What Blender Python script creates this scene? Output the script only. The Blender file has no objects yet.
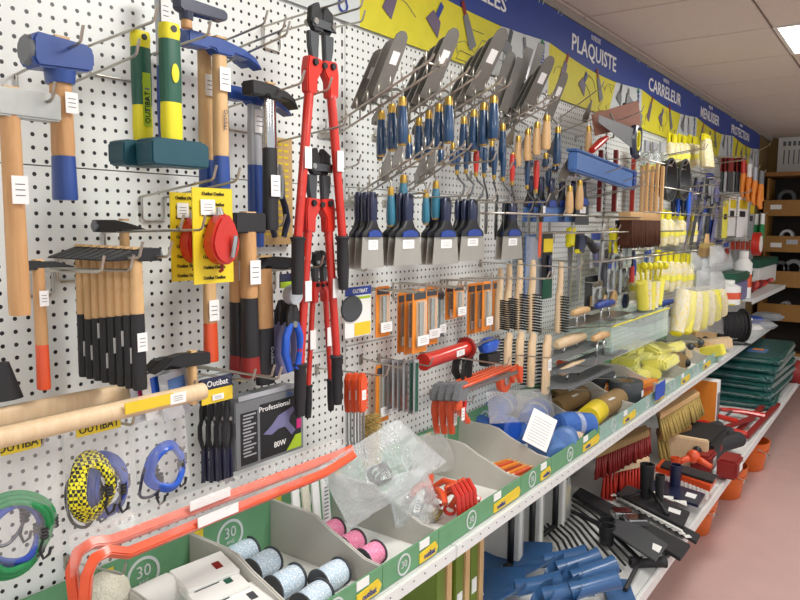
import bpy, bmesh, math, random
from mathutils import Vector, Matrix
R_ = random.Random(7)
sc = bpy.context.scene
COL = sc.collection
# ------------------------------------------------------------------ camera
F, D, H = 702.0, 1.37, 1.80
def nz(v): return v.normalized()
_dx = nz(Vector(((912-400)/F, (300-227)/F, -1))); _dz = -nz(Vector(((350-400)/F, (300-6700)/F, -1)))
_dx = nz(_dx-_dx.dot(_dz)*_dz); _dy = _dz.cross(_dx)
RM = Matrix((_dx, _dy, _dz)); CP = Vector((0, -D, H))
cd = bpy.data.cameras.new('camera'); cam = bpy.data.objects.new('camera', cd); COL.objects.link(cam)
cd.sensor_width = 36; cd.lens = F*36/800; cd.clip_start = .02; cd.clip_end = 60
cam.matrix_world = Matrix.Translation(CP) @ RM.to_4x4(); sc.camera = cam
# ------------------------------------------------------------------ exposure, world
sc.view_settings.view_transform = 'Standard'; sc.view_settings.look = 'None'
sc.view_settings.exposure = 0.22; sc.view_settings.gamma = 1; sc.view_settings.use_curve_mapping = False
w = bpy.data.worlds.new('world'); sc.world = w; w.use_nodes = True
w.node_tree.nodes['Background'].inputs[0].default_value = (.93, .97, 1, 1)
w.node_tree.nodes['Background'].inputs[1].default_value = .72
# ceiling lamps: (x, y) of the panel centres; the panels themselves are built with the ceiling
LAMPS = [(-1.4, -1.12), (1.4, -1.12), (4.43, -1.12), (7.4, -1.9), (-1.4, -3.3), (1.4, -3.3), (4.43, -3.3)]
POW = [15, 19, 15, 6, 16, 20, 12]
for (x, y), p in zip(LAMPS, POW):
    l = bpy.data.lights.new('ceiling_lamp_light', 'AREA'); l.shape = 'RECTANGLE'; l.size = .62; l.size_y = .62
    l.energy = p; l.color = (1, .99, .96)
    o = bpy.data.objects.new('ceiling_lamp_light', l); COL.objects.link(o); o.location = (x, y, 2.70)
# ------------------------------------------------------------------ pixel -> world point (on a plane of the place)
def ray(u, v): return RM @ Vector(((u-400)/F, (300-v)/F, -1))
def A(u, v, o=0): r = ray(u, v); return CP + r*((-o-CP.y)/r.y)
def AX(u, v, X): r = ray(u, v); return CP + r*((X-CP.x)/r.x)
def AZ(u, v, Z): r = ray(u, v); return CP + r*((Z-CP.z)/r.z)
def S(px, p): return px*(-(RM.transposed() @ (p-CP)).z)/F
# ------------------------------------------------------------------ materials
def lin(c): return tuple(((x/255)/12.92 if x/255 <= .04045 else ((x/255+.055)/1.055)**2.4) for x in c)
MATS = {}
def mat(name, rgb, rough=.5, metal=0, var=.06, scale=18, bump=0, kind=None, rgb2=None, bscale=60, coat=0):
    if name in MATS: return MATS[name]
    m = bpy.data.materials.new(name); m.use_nodes = True; nt = m.node_tree; N = nt.nodes; L = nt.links
    b = N['Principled BSDF']; b.inputs['Roughness'].default_value = rough; b.inputs['Metallic'].default_value = metal
    if coat: b.inputs['Coat Weight'].default_value = coat
    c = lin(rgb)
    tc = N.new('ShaderNodeTexCoord')
    if kind == 'wood':
        mp = N.new('ShaderNodeMapping'); L.new(tc.outputs['Object'], mp.inputs[0]); mp.inputs['Scale'].default_value = (1, 1, .12)
        n = N.new('ShaderNodeTexNoise'); n.inputs['Scale'].default_value = 70; n.inputs['Detail'].default_value = 5; n.inputs['Distortion'].default_value = 1.2
        L.new(mp.outputs[0], n.inputs[0]); fac = n.outputs['Fac']; c2 = lin(rgb2 or tuple(x*.72 for x in rgb))
    elif kind == 'check':
        n = N.new('ShaderNodeTexChecker'); n.inputs['Scale'].default_value = scale; L.new(tc.outputs['Object'], n.inputs[0]); fac = n.outputs['Fac']; c2 = lin(rgb2)
    elif kind == 'speck':
        n = N.new('ShaderNodeTexNoise'); n.inputs['Scale'].default_value = scale; L.new(tc.outputs['Object'], n.inputs[0])
        r = N.new('ShaderNodeMath'); r.operation = 'GREATER_THAN'; r.inputs[1].default_value = .56; L.new(n.outputs['Fac'], r.inputs[0]); fac = r.outputs[0]; c2 = lin(rgb2)
    else:
        n = N.new('ShaderNodeTexNoise'); n.inputs['Scale'].default_value = scale; n.inputs['Detail'].default_value = 3
        L.new(tc.outputs['Object'], n.inputs[0]); fac = n.outputs['Fac']; c2 = lin(rgb2) if rgb2 else tuple(max(0, x*(1-4*var)) for x in c)
    mx = N.new('ShaderNodeMix'); mx.data_type = 'RGBA'; L.new(fac, mx.inputs[0])
    mx.inputs[6].default_value = (*c, 1); mx.inputs[7].default_value = (*c2, 1)
    L.new(mx.outputs[2], b.inputs['Base Color'])
    if bump:
        n2 = N.new('ShaderNodeTexNoise'); n2.inputs['Scale'].default_value = bscale; L.new(tc.outputs['Object'], n2.inputs[0])
        bp = N.new('ShaderNodeBump'); bp.inputs['Strength'].default_value = bump; bp.inputs['Distance'].default_value = .01
        L.new(n2.outputs['Fac'], bp.inputs['Height']); L.new(bp.outputs[0], b.inputs['Normal'])
    MATS[name] = m; return m
def clear(name, tint=(1, 1, 1), op=.22, rough=.12, bump=.6, bscale=14):
    m = bpy.data.materials.new(name); m.use_nodes = True; nt = m.node_tree; N = nt.nodes; L = nt.links
    b = N['Principled BSDF']; b.inputs['Base Color'].default_value = (*tint, 1); b.inputs['Roughness'].default_value = rough
    b.inputs['Specular IOR Level'].default_value = 1
    t = N.new('ShaderNodeBsdfTransparent'); t.inputs[0].default_value = (*tint, 1); mx = N.new('ShaderNodeMixShader')
    lw = N.new('ShaderNodeLayerWeight'); lw.inputs[0].default_value = .35
    ad = N.new('ShaderNodeMath'); ad.operation = 'MULTIPLY_ADD'; ad.inputs[1].default_value = .28; ad.inputs[2].default_value = op
    tc = N.new('ShaderNodeTexCoord'); n = N.new('ShaderNodeTexNoise'); n.inputs['Scale'].default_value = bscale; n.inputs['Distortion'].default_value = 1.5
    L.new(tc.outputs['Object'], n.inputs[0]); bp = N.new('ShaderNodeBump'); bp.inputs['Strength'].default_value = bump; bp.inputs['Distance'].default_value = .02
    L.new(n.outputs['Fac'], bp.inputs['Height']); L.new(bp.outputs[0], b.inputs['Normal']); L.new(bp.outputs[0], lw.inputs['Normal'])
    L.new(lw.outputs['Facing'], ad.inputs[0]); L.new(ad.outputs[0], mx.inputs[0]); L.new(t.outputs[0], mx.inputs[1]); L.new(b.outputs[0], mx.inputs[2])
    L.new(mx.outputs[0], N['Material Output'].inputs[0]); MATS[name] = m; return m
def glow(name, rgb, st):
    m = bpy.data.materials.new(name); m.use_nodes = True; b = m.node_tree.nodes['Principled BSDF']
    b.inputs['Emission Color'].default_value = (*lin(rgb), 1); b.inputs['Emission Strength'].default_value = st; MATS[name] = m; return m
mat('wood', (212, 168, 116), .45, kind='wood', rgb2=(178, 128, 80)); mat('palewood', (228, 208, 176), .5, kind='wood', rgb2=(205, 172, 128))
mat('beech', (224, 190, 140), .45, kind='wood', rgb2=(196, 152, 100)); mat('darkwood', (165, 115, 55), .5, kind='wood', rgb2=(120, 78, 34))
mat('blue', (36, 74, 150), .4, coat=.3); mat('navy', (22, 32, 66), .38, coat=.3); mat('brightblue', (30, 92, 205), .35, coat=.2)
mat('teal', (24, 78, 92), .45); mat('turq', (38, 112, 138), .3, coat=.5); mat('handleblue', (20, 60, 98), .28, coat=.6)
mat('green', (32, 92, 72), .45); mat('yellow', (236, 226, 30), .5); mat('lime', (170, 200, 40), .5); mat('olive', (112, 132, 40), .5); mat('paleyellow', (242, 234, 92), .6)
mat('orange', (244, 146, 48), .5); mat('redorange', (230, 86, 40), .4, coat=.3); mat('red', (206, 44, 30), .38, coat=.4); mat('darkred', (140, 30, 26), .5)
mat('black', (30, 31, 34), .5); mat('rubber', (38, 38, 42), .65); mat('grey', (120, 124, 128), .45); mat('darkgrey', (70, 74, 78), .45)
mat('steel', (176, 176, 172), .32, 1, scale=40); mat('blade', (150, 148, 142), .36, .55, scale=14, var=.08); mat('chrome', (215, 215, 215), .15, 1)
mat('wire', (196, 192, 182), .3, .9); mat('brass', (206, 168, 84), .3, .9); mat('white', (236, 236, 232), .5, var=.02)
mat('paper', (240, 240, 238), .7, var=.02); mat('print', (110, 110, 116), .6); mat('shelfwhite', (226, 228, 226), .35, var=.02); mat('silver', (188, 192, 198), .3, .3)
mat('cardgrey', (196, 194, 186), .8, var=.03); mat('cardgreen', (104, 158, 116), .6, var=.05); mat('palegreen', (150, 188, 178), .35, var=.05); mat('cardtan', (206, 172, 118), .8)
mat('packyellow', (238, 212, 40), .45); mat('labelyellow', (240, 208, 50), .5); mat('bristleblack', (24, 24, 26), .7); mat('bristlebrown', (84, 46, 26), .85)
mat('bristletan', (196, 168, 96), .85, var=.12); mat('bristlered', (206, 52, 34), .6); mat('kraft', (152, 122, 76), .7); mat('roofgrey', (96, 98, 100), .6)
mat('fluff', (222, 216, 186), .9, kind='speck', rgb2=(226, 206, 130), scale=60); mat('bladelight', (176, 174, 166), .33, .3, scale=14, var=.05); mat('pink', (240, 130, 170), .6, kind='speck', rgb2=(250, 178, 205), scale=300); mat('twine', (186, 208, 226), .6, kind='speck', rgb2=(238, 244, 248), scale=260)
mat('cotton', (232, 228, 208), .85, bump=.6, bscale=200); mat('bungeeyellow', (232, 222, 40), .6, kind='check', rgb2=(30, 30, 30), scale=170)
mat('bungeeblue', (36, 70, 168), .6); mat('bungeegreen', (32, 138, 78), .6); mat('clothblue', (70, 116, 190), .8, bump=.4, rgb2=(44, 84, 158)); mat('trayblue', (88, 128, 190), .4)
mat('scoopblue', (52, 98, 150), .38, coat=.2); mat('bagteal', (24, 92, 84), .42, bump=.6, bscale=30, rgb2=(16, 52, 56)); mat('bucket', (238, 116, 44), .42)
mat('gun', (120, 120, 160), .5); mat('magenta', (200, 40, 120), .5); mat('bannerblue', (38, 66, 146), .55, var=.03); mat('banneryellow', (222, 212, 48), .55, var=.05)
mat('bannerwhite', (206, 212, 212), .55, var=.03); mat('plum', (110, 96, 120), .5); mat('brownboard', (158, 110, 92), .8); mat('wallochre', (128, 104, 58), .85)
mat('ceiltile', (222, 212, 202), .9, var=.04, scale=90, bump=.15); mat('ceilgrid', (170, 160, 150), .6); mat('shelfwood', (168, 124, 58), .55, kind='wood', rgb2=(140, 98, 42))
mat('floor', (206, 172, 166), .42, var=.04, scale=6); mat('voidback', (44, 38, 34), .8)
clear('film', op=.09); clear('thinfilm', op=.05); clear('acrylic', (.9, .97, .95), .14, .05, 0); clear('filmgrey', (.93,.96,.97), .2, .1); clear('hazebag', (.93, .95, .96), .26, .2)
glow('lampglow', (255, 252, 244), 6)
# ------------------------------------------------------------------ mesh builder
class MB:
    def __init__(s): s.v = []; s.f = []; s.sm = []
    def add(s, vs, fs, sm=False):
        n = len(s.v); s.v += [tuple(x) for x in vs]; s.f += [tuple(i+n for i in f) for f in fs]; s.sm += [sm]*len(fs); return s
    def box(s, x0, x1, y0, y1, z0, z1):
        vs = [(x, y, z) for x in (x0, x1) for y in (y0, y1) for z in (z0, z1)]
        return s.add(vs, [(0, 1, 3, 2), (4, 6, 7, 5), (0, 4, 5, 1), (2, 3, 7, 6), (0, 2, 6, 4), (1, 5, 7, 3)])
    def cbox(s, c, d): return s.box(c[0]-d[0]/2, c[0]+d[0]/2, c[1]-d[1]/2, c[1]+d[1]/2, c[2]-d[2]/2, c[2]+d[2]/2)
    def prism(s, pts, ax, a, b):
        n = len(pts); g = {'x': lambda p, t: (t, p[0], p[1]), 'y': lambda p, t: (p[0], t, p[1]), 'z': lambda p, t: (p[0], p[1], t)}[ax]
        vs = [g(p, a) for p in pts]+[g(p, b) for p in pts]
        return s.add(vs, [tuple(range(n-1, -1, -1)), tuple(range(n, 2*n))]+[(i, (i+1) % n, n+(i+1) % n, n+i) for i in range(n)])
    def tube(s, pts, r, n=8, closed=False, cap=True, sq=1.0):
        P = [Vector(p) for p in pts]; m = len(P); r = r if isinstance(r, (list, tuple)) else [r]*m
        T = []
        for i in range(m):
            a = P[i-1] if (i or closed) else P[0]; b = P[(i+1) % m] if (i < m-1 or closed) else P[-1]
            t = (b-a); T.append(t.normalized() if t.length > 1e-9 else Vector((0, 0, 1)))
        up = Vector((0, 1, 0)) if abs(T[0].y) < .8 else Vector((0, 0, 1))
        vs = []
        for i in range(m):
            a = T[i].cross(up)
            if a.length < 1e-6: a = T[i].orthogonal()
            a.normalize(); b = a.cross(T[i]).normalized(); up = b
            for k in range(n):
                q = 2*math.pi*k/n; vs.append(P[i]+a*math.cos(q)*r[i]+b*math.sin(q)*r[i]*sq)
        fs = []
        for i in range(m if closed else m-1):
            j = (i+1) % m
            fs += [(i*n+k, i*n+(k+1) % n, j*n+(k+1) % n, j*n+k) for k in range(n)]
        s.add(vs, fs, True)
        if cap and not closed:
            c = len(s.v)-len(vs); s.f += [tuple(c+k for k in range(n-1, -1, -1)), tuple(c+(m-1)*n+k for k in range(n))]; s.sm += [False, False]
        return s
    def loft(s, secs, n=12, e=2.0, cap=True, sm=True):   # sections (z, cx, cy, half width x, half width y)
        vs = []
        for z, cx, cy, a, b in secs:
            for k in range(n):
                q = 2*math.pi*(k+.5)/n; c, d = math.cos(q), math.sin(q)
                vs.append((cx+a*math.copysign(abs(c)**(2/e), c), cy+b*math.copysign(abs(d)**(2/e), d), z))
        m = len(secs); fs = [(i*n+k, i*n+(k+1) % n, (i+1)*n+(k+1) % n, (i+1)*n+k) for i in range(m-1) for k in range(n)]
        s.add(vs, fs, sm)
        if cap: c = len(s.v)-len(vs); s.f += [tuple(c+k for k in range(n-1, -1, -1)), tuple(c+(m-1)*n+k for k in range(n))]; s.sm += [False, False]
        return s
    def lathe(s, prof, c=(0, 0, 0), ax='z', n=16):
        vs = []
        for r, h in prof:
            for k in range(n):
                q = 2*math.pi*k/n; a, b = r*math.cos(q), r*math.sin(q)
                p = {'z': (a, b, h), 'x': (h, a, b), 'y': (a, h, b)}[ax]; vs.append((c[0]+p[0], c[1]+p[1], c[2]+p[2]))
        m = len(prof)
        s.add(vs, [(i*n+k, i*n+(k+1) % n, (i+1)*n+(k+1) % n, (i+1)*n+k) for i in range(m-1) for k in range(n)], True); return s
    def cyl(s, r, a, b, c=(0, 0, 0), ax='x', n=16): return s.lathe([(0, a), (r, a), (r, b), (0, b)], c, ax, n)
    def ball(s, r, c=(0, 0, 0), n=10, sq=(1, 1, 1)):
        i0 = len(s.v); s.lathe([(r*math.sin(math.pi*i/n), -r*math.cos(math.pi*i/n)) for i in range(n+1)], (0, 0, 0), 'z', n+4)
        for i in range(i0, len(s.v)): x, y, z = s.v[i]; s.v[i] = (x*sq[0]+c[0], y*sq[1]+c[1], z*sq[2]+c[2])
        return s
    def xf(s, M, i0=0):
        for i in range(i0, len(s.v)): s.v[i] = tuple(M @ Vector(s.v[i]))
        return s
    def mesh(s, name, m, bev=0):
        me = bpy.data.meshes.new(name); me.from_pydata(s.v, [], s.f); me.polygons.foreach_set('use_smooth', s.sm)
        b = bmesh.new(); b.from_mesh(me); bmesh.ops.remove_doubles(b, verts=b.verts, dist=1e-6)
        bmesh.ops.recalc_face_normals(b, faces=b.faces)
        if bev: 
            es = [e for e in b.edges if len(e.link_faces) == 2 and e.calc_face_angle(0) > .6]
            bmesh.ops.bevel(b, geom=es, offset=bev, segments=2, affect='EDGES', clamp_overlap=True)
        for e in b.edges:
            if len(e.link_faces) == 2 and e.calc_face_angle(0) > .7: e.smooth = False
        b.to_mesh(me); b.free(); me.materials.append(MATS[m]); return me
CACHE = {}
def part(par, name, mb, m, bev=0, loc=None, label=None, rot=None, key=None):
    if key and key in CACHE: me = CACHE[key]
    else:
        if callable(mb): mb = mb()
        me = mb.mesh(name, m, bev)
        if key: CACHE[key] = me
    o = bpy.data.objects.new(name, me); COL.objects.link(o); o.parent = par
    if loc is not None: o.location = loc
    if rot is not None: o.rotation_euler = rot
    if label: o['label'] = label
    if name in STUFF: o['kind'] = 'stuff'
    return o
STUFF = {'lip_hole', 'slot', 'print', 'line_drawing', 'bristles', 'teeth', 'printed_text', 'lattice', 'pins', 'stitching'}
LABS = {}
def tag(o, label, cat, group=None):
    o['label'] = label; o['category'] = cat
    if group: o['group'] = group
    LABS.setdefault(label, []).append(o.name)
def thing(name, label, cat, loc, rot=(0, 0, 0), group=None):
    o = bpy.data.objects.new(name, None); COL.objects.link(o); o.empty_display_size = .02
    o.location = loc; o.rotation_euler = rot; tag(o, label, cat, group); return o
def solo(name, label, cat, mb, m, loc, rot=(0, 0, 0), group=None, bev=0, key=None):
    o = part(None, name, mb, m, bev, loc, None, rot, key); tag(o, label, cat, group); return o
def struct(name, mb, m, par=None, bev=0, loc=None):
    o = part(par, name, mb, m, bev, loc)
    if par is None: o['kind'] = 'structure'
    return o
def text(par, s, m, size, loc, rot=(math.pi/2, 0, 0), sx=1, name='lettering', th=.0006, align='CENTER'):
    c = bpy.data.curves.new('t', 'FONT'); c.body = s; c.size = size; c.align_x = align; c.align_y = 'CENTER'; c.extrude = th; c.resolution_u = 2; c.offset = size*.012 if size > .05 else 0
    t = bpy.data.objects.new('t', c); COL.objects.link(t); dg = bpy.context.evaluated_depsgraph_get()
    me = bpy.data.meshes.new_from_object(t.evaluated_get(dg)); bpy.data.objects.remove(t)
    me.materials.clear(); me.materials.append(MATS[m]); me.transform(Matrix.Diagonal((sx, 1, 1, 1)))
    o = bpy.data.objects.new(name, me); COL.objects.link(o); o.parent = par; o.location = loc; o.rotation_euler = rot; return o
def lab(par, x, y, z, w, h, m='paper', name='price_label', t=.0012):   # a sticker facing the aisle
    b = MB().cbox((0, 0, 0), (w, t, h)); o = part(par, name, b, m, loc=(x, y, z)); 
    if w > .012:
        part(o, 'print', lambda: [q := MB()]+[q.cbox((0, 0, (k-1)*.2), (.6, .04, .035)) for k in range(3)] and q, 'print', key='labelprint', loc=(0, -t*.7, 0)).scale = (w, .01, h)
    return o
ORD = ['frontmost', 'second from the front', 'third from the front', 'fourth from the front', 'fifth from the front', 'sixth from the front', 'seventh from the front', 'eighth from the front', 'ninth from the front']
LR = ['leftmost', 'second from left', 'third from left', 'fourth from left', 'fifth from left', 'sixth from left', 'seventh from left', 'eighth from left', 'ninth from left', 'tenth from left', 'eleventh from left', 'twelfth from left']
PI = math.pi
# ================================================================== SETTING
X0, X1 = -1.67, 8.14
BAY = [1.6+1.09*k for k in range(-3, 7)]
ZS = [.17, .465, .945, 1.425, 1.905, 2.385]
ZSH, OSH, ZB, OB = .911, .40, .47, .66
def peg_mat():
    m = bpy.data.materials.new('pegboard'); m.use_nodes = True; nt = m.node_tree; N = nt.nodes; L = nt.links; b = N['Principled BSDF']; b.inputs['Roughness'].default_value = .35
    g = N.new('ShaderNodeNewGeometry'); sp = N.new('ShaderNodeSeparateXYZ'); L.new(g.outputs['Position'], sp.inputs[0])
    def mth(op, a, b2=None):
        n = N.new('ShaderNodeMath'); n.operation = op
        for i, x in enumerate((a, b2)):
            if x is None: continue
            if isinstance(x, (int, float)): n.inputs[i].default_value = x
            else: L.new(x, n.inputs[i])
        return n.outputs[0]
    h = A(12.7, 8.2, 0); ds = []
    for out, off in ((sp.outputs[0], h.x), (sp.outputs[2], h.z)):
        f = mth('FRACT', mth('ADD', mth('DIVIDE', mth('SUBTRACT', out, off), .025), 1000.5)); ds.append(mth('POWER', mth('SUBTRACT', f, .5), 2))
    d = mth('SQRT', mth('ADD', *ds)); k = mth('LESS_THAN', d, .165)
    mx = N.new('ShaderNodeMix'); mx.data_type = 'RGBA'; L.new(k, mx.inputs[0]); mx.inputs[6].default_value = (*lin((226, 230, 227)), 1); mx.inputs[7].default_value = (.012, .012, .014, 1)
    L.new(mx.outputs[2], b.inputs['Base Color'])
    bp = N.new('ShaderNodeBump'); bp.inputs['Strength'].default_value = .5; bp.inputs['Distance'].default_value = .002; bp.invert = True; L.new(k, bp.inputs['Height']); L.new(bp.outputs[0], b.inputs['Normal'])
    MATS['peg'] = m
peg_mat()
wall = struct('wall_left', MB().box(-3, 9.2, .04, .12, 0, 2.80), 'wallochre')
for i in range(len(BAY)-1):
    for j in range(5):
        a, b = BAY[i]+.012, BAY[i+1]-.012
        part(wall, 'pegboard_panel', MB().box(a, b, 0, .012, ZS[j]+.0012, ZS[j+1]-.0012), 'peg')
def upright():
    b = MB().box(-.012, .012, .004, .04, .02, 2.42)
    return b
for x in BAY:
    u_ = part(wall, 'upright', upright, 'shelfwhite', key='upright', loc=(x, 0, 0))
    part(u_, 'slot', lambda: [q := MB()]+[q.cbox((0, .003, .3+.036*k), (.004, .003, .017)) for k in range(58)] and q, 'black', key='slots')
ZF = .085
# floor and ceiling
struct('floor', MB().box(-3, 9.3, -4.2, .12, -.05, ZF), 'floor')
ceil = struct('ceiling', MB().box(-3, 9.3, -4.2, .12, 2.822, 2.87), 'ceilgrid')
TX, TY = .70, .70
LP = [(round((x-.35-3.42)/TX), 1) for x, y in LAMPS if y > -1.5]+[(round((x-.35-3.42)/TX), 4) for x, y in LAMPS if y < -3]
for i in range(-9, 9):
    for j in range(-1, 6):
        x = 3.40+i*TX; y = -.02-j*TY
        xa, xb, ya, yb = max(x, -3), min(x+TX, 9.3), max(y-TY, -4.2), min(y, .12)
        if xb-xa < .05 or yb-ya < .05: continue
        if (i, j) in LP:
            t = thing('ceiling_light', 'recessed square ceiling light panel glowing white' if (i, j) == (1, 1) else 'recessed square ceiling light panel behind or beside the viewer', 'light', ((xa+xb)/2, (ya+yb)/2, 2.80), group=None if (i, j) == (1, 1) else 'ceiling lights out of view')
            part(t, 'frame', MB().box(-.345, .345, -.345, -.325, 0, .02).box(-.345, .345, .325, .345, 0, .02).box(-.345, -.325, -.325, .325, 0, .02).box(.325, .345, -.325, .325, 0, .02), 'white')
            part(t, 'diffuser', MB().box(-.325, .325, -.325, .325, .004, .012), 'lampglow')
        else:
            part(ceil, 'ceiling_tile', MB().box(xa+.006, xb-.006, ya+.006, yb-.006, 2.803, 2.821), 'ceiltile', bev=.003)
# ceiling rail along the wall
struct('trim_1', MB().box(-3, 9.2, .0, .04, 2.765, 2.80), 'ceilgrid')
XB = 9.2
wb = struct('wall_back', MB().box(XB, XB+.1, -4.2, .12, 0, 2.87), 'wallochre')
# shelves
for i in range(2, len(BAY)-2):
    a, b = BAY[i]+.002, BAY[i+1]-.002; n = i-2
    t = thing('shelf', 'white steel shelf with a perforated lip holding the green fronted bins, '+LR[n], 'shelf', (a, 0, ZSH), group='middle shelves of the display')
    if i == 2: t['label'] = 'white steel shelf with a perforated lip under the spools and rag bins, nearest'
    part(t, 'shelf_board', MB().box(0, b-a, -OSH+.002, -.002, -.02, 0), 'shelfwhite')
    part(t, 'lip', MB().box(0, b-a, -OSH-.012, -OSH, -.036, .002), 'shelfwhite', bev=.002)
    part(t, 'lip_hole', lambda: [q := MB()]+[q.cbox((.03+.05*k, -OSH-.0125, -.012), (.004, .002, .0025)) for k in range(21)] and q, 'black', key='lipholes')
    for s in (.004, b-a-.014): part(t, 'bracket', lambda: MB().prism([(-.01, -.022), (-OSH+.03, -.022), (-OSH+.03, -.04), (-.01, -.1)], 'x', 0, .01), 'shelfwhite', loc=(s, 0, 0), key='bracket')
for i in range(1, len(BAY)-1):
    a, b = BAY[i]+.002, BAY[i+1]-.002
    t = thing('bottom_shelf', 'white steel bottom shelf above the floor buckets, '+LR[i-1]+' of the run', 'shelf', (a, 0, ZB))
    part(t, 'shelf_board', MB().box(0, b-a, -OB+.002, -.002, -.03, 0), 'shelfwhite')
    part(t, 'lip', MB().box(0, b-a, -OB-.014, -OB, -.045, .003), 'shelfwhite', bev=.002)
    for s in (.004, b-a-.014): part(t, 'bracket', lambda: MB().prism([(-.01, -.032), (-OB+.05, -.032), (-OB+.05, -.05), (-.01, -.13)], 'x', 0, .01), 'shelfwhite', loc=(s, 0, 0), key='bracketb')
a, b = BAY[-2]-.02, BAY[-1]
a = 6.32
t = thing('upper_shelf', 'short grey steel shelf at the far end carrying bottles and boxes', 'shelf', (a, 0, 1.2))
part(t, 'shelf_board', MB().box(0, b-a, -.348, -.002, -.02, 0), 'shelfwhite'); part(t, 'lip', MB().box(0, b-a, -.36, -.35, -.04, .002), 'shelfwhite', bev=.002)
# ------------------------------------------------------------------ banners
BW = 1.327; ZT, ZBn = 2.752, 2.375
def hang(t, desc, dz=-.004):
    p = t.location; b = Vector((p.x, 0, p.z+dz)); h = thing('wire_hook', 'short wire hook holding the '+desc, 'hook', b); part(h, 'arm', MB().tube([(0, 0, 0), (0, p.y-.02, 0), (0, p.y-.03, .02)], .0035, 6), 'wire')
    part(h, 'back_plate', MB().cbox((0, -.004, 0), (.012, .006, .03)), 'wire')
def banner(k, txt, small, tu0, tu1, tv, tpx, desc):
    xa = 1.662+BW*(k-1); h = ZT-ZBn
    t = thing('banner', desc, 'banner', (xa, -.012, ZBn))
    def curve(f): return (.60-.09*math.sin(math.pi*min(1, f*1.02)))*h - (0 if f < .0 else .0)
    N = 16; top = [(BW*i/N, curve(i/N)) for i in range(N+1)]
    part(t, 'blue_band', MB().prism([(BW, h), (0, h)]+top, 'y', 0, .002), 'bannerblue')
    w0 = .62
    part(t, 'yellow_field', MB().prism([(0, 0), (BW*w0-.06, 0), (BW*w0+.05, curve(w0)-.001)]+[(x, z-.001) for x, z in reversed(top) if x < BW*w0], 'y', 0, .002), 'banneryellow')
    part(t, 'white_field', MB().prism([(BW*w0-.06, 0), (BW, 0)]+[(x, z-.001) for x, z in reversed(top) if x > BW*w0+.03]+[(BW*w0+.05, curve(w0)-.001)], 'y', 0, .002), 'bannerwhite')
    if txt:
        p, q = A(tu0, tv, .012), A(tu1, tv, .012); wd = q.x-p.x; sz = S(tpx, p)*1.2
        o = text(t, txt, 'paper', sz, (0, -.002, 0)); cw = max(v.co.x for v in o.data.vertices)-min(v.co.x for v in o.data.vertices)
        o.scale = (wd/cw, 1, 1); o.location = ((p.x+q.x)/2-xa, -.002, .735*h)
        if small: o2 = text(t, small, 'paper', .034, ((p.x+q.x)/2-xa, -.002, .93*h), sx=.8)
    o3 = text(t, 'Outibat', 'bannerblue', .062, (BW-.075, -.003, .22*h+.03), rot=(PI/2, -PI/2, 0), name='logo')
    part(t, 'logo_leaf', MB().prism([(-.02, 0), (0, .03), (.02, .015), (.01, -.01)], 'y', 0, .001), 'bungeegreen', loc=(BW-.08, -.003, .52*h))
    # printed tools and line drawings
    rr = random.Random(k*3)
    shp = {'spat': ([(-.05, -.04), (.05, -.04), (.03, .03), (-.03, .03)], [(-.012, .03), (.012, .03), (.012, .10), (-.012, .10)]),
           'trow': ([(-.03, -.08), (.03, -.08), (.02, .07), (-.02, .07)], [(-.01, .07), (.01, .07), (.012, .13), (-.012, .13)])}
    for j, (fx, fz, ang, sk, c1, c2) in enumerate([(.12, .30, -.5, 'trow', 'plum', 'darkred'), (.30, .25, -.6, 'spat', 'plum', 'bannerblue'), (.47, .3, .5, 'trow', 'grey', 'darkred'), (.70, .3, -.4, 'spat', 'grey', 'darkgrey'), (.83, .22, .3, 'trow', 'silver', 'grey')]):
        g = part(t, 'printed_tool', MB().prism(shp[sk][0], 'y', 0, .001), c1, loc=(fx*BW, -.003-.0005*j, fz*h+.01), rot=(0, -ang, 0)); g.scale = (.9, 1, .8)
        part(g, 'printed_handle', MB().prism(shp[sk][1], 'y', 0, .001), c2, loc=(0, -.0005, 0))
    ln = MB()
    for q in range(9):
        x, z = rr.uniform(.05, .75)*BW, rr.uniform(.05, .40)*h; a = rr.uniform(0, PI); l = rr.uniform(.04, .1)
        pts = [(x, 0, z)]
        for s in range(3): a += rr.uniform(.5, 1.6); x += l*math.cos(a); z += l*.6*math.sin(a); z = min(max(z, .01), .45*h); x = min(max(x, .02), BW-.1); pts.append((x, 0, z))
        ln.tube(pts, .0012, 4)
    part(t, 'line_drawing', ln, 'grey', loc=(0, -.002, 0))
    part(t, 'hook', lambda: [q := MB()]+[q.tube([(x, 0, h-.01), (x, -.006, h+.005), (x, .004, h+.014)], .002, 5) for x in (.08, .12, BW-.12, BW-.08)] and q, 'wire', key='bhook')
banner(0, '', '', 0, 0, 0, 0, 'blue and yellow tool banner at far left, only its lettered right end in view')
banner(1, 'TRUELLES', '', 440, 506, 6, 20, 'blue and yellow shop banner ending in LES above the plastering trowels')
banner(2, 'PLAQUISTE', 'OUTILS DE', 571, 616, 55, 19, 'blue and yellow shop banner lettered PLAQUISTE')
banner(3, 'CARRELEUR', 'OUTILS DE', 648, 681, 90, 15, 'blue and yellow shop banner lettered CARRELEUR')
banner(4, 'MENUISIER', 'OUTILS DE', 700, 719, 118, 12, 'blue and yellow shop banner lettered MENUISIER')
banner(5, 'PROTECTION', 'OUTILS DE', 731, 749, 134, 10, 'blue and yellow shop banner lettered PROTECTION, farthest of the row')
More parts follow.
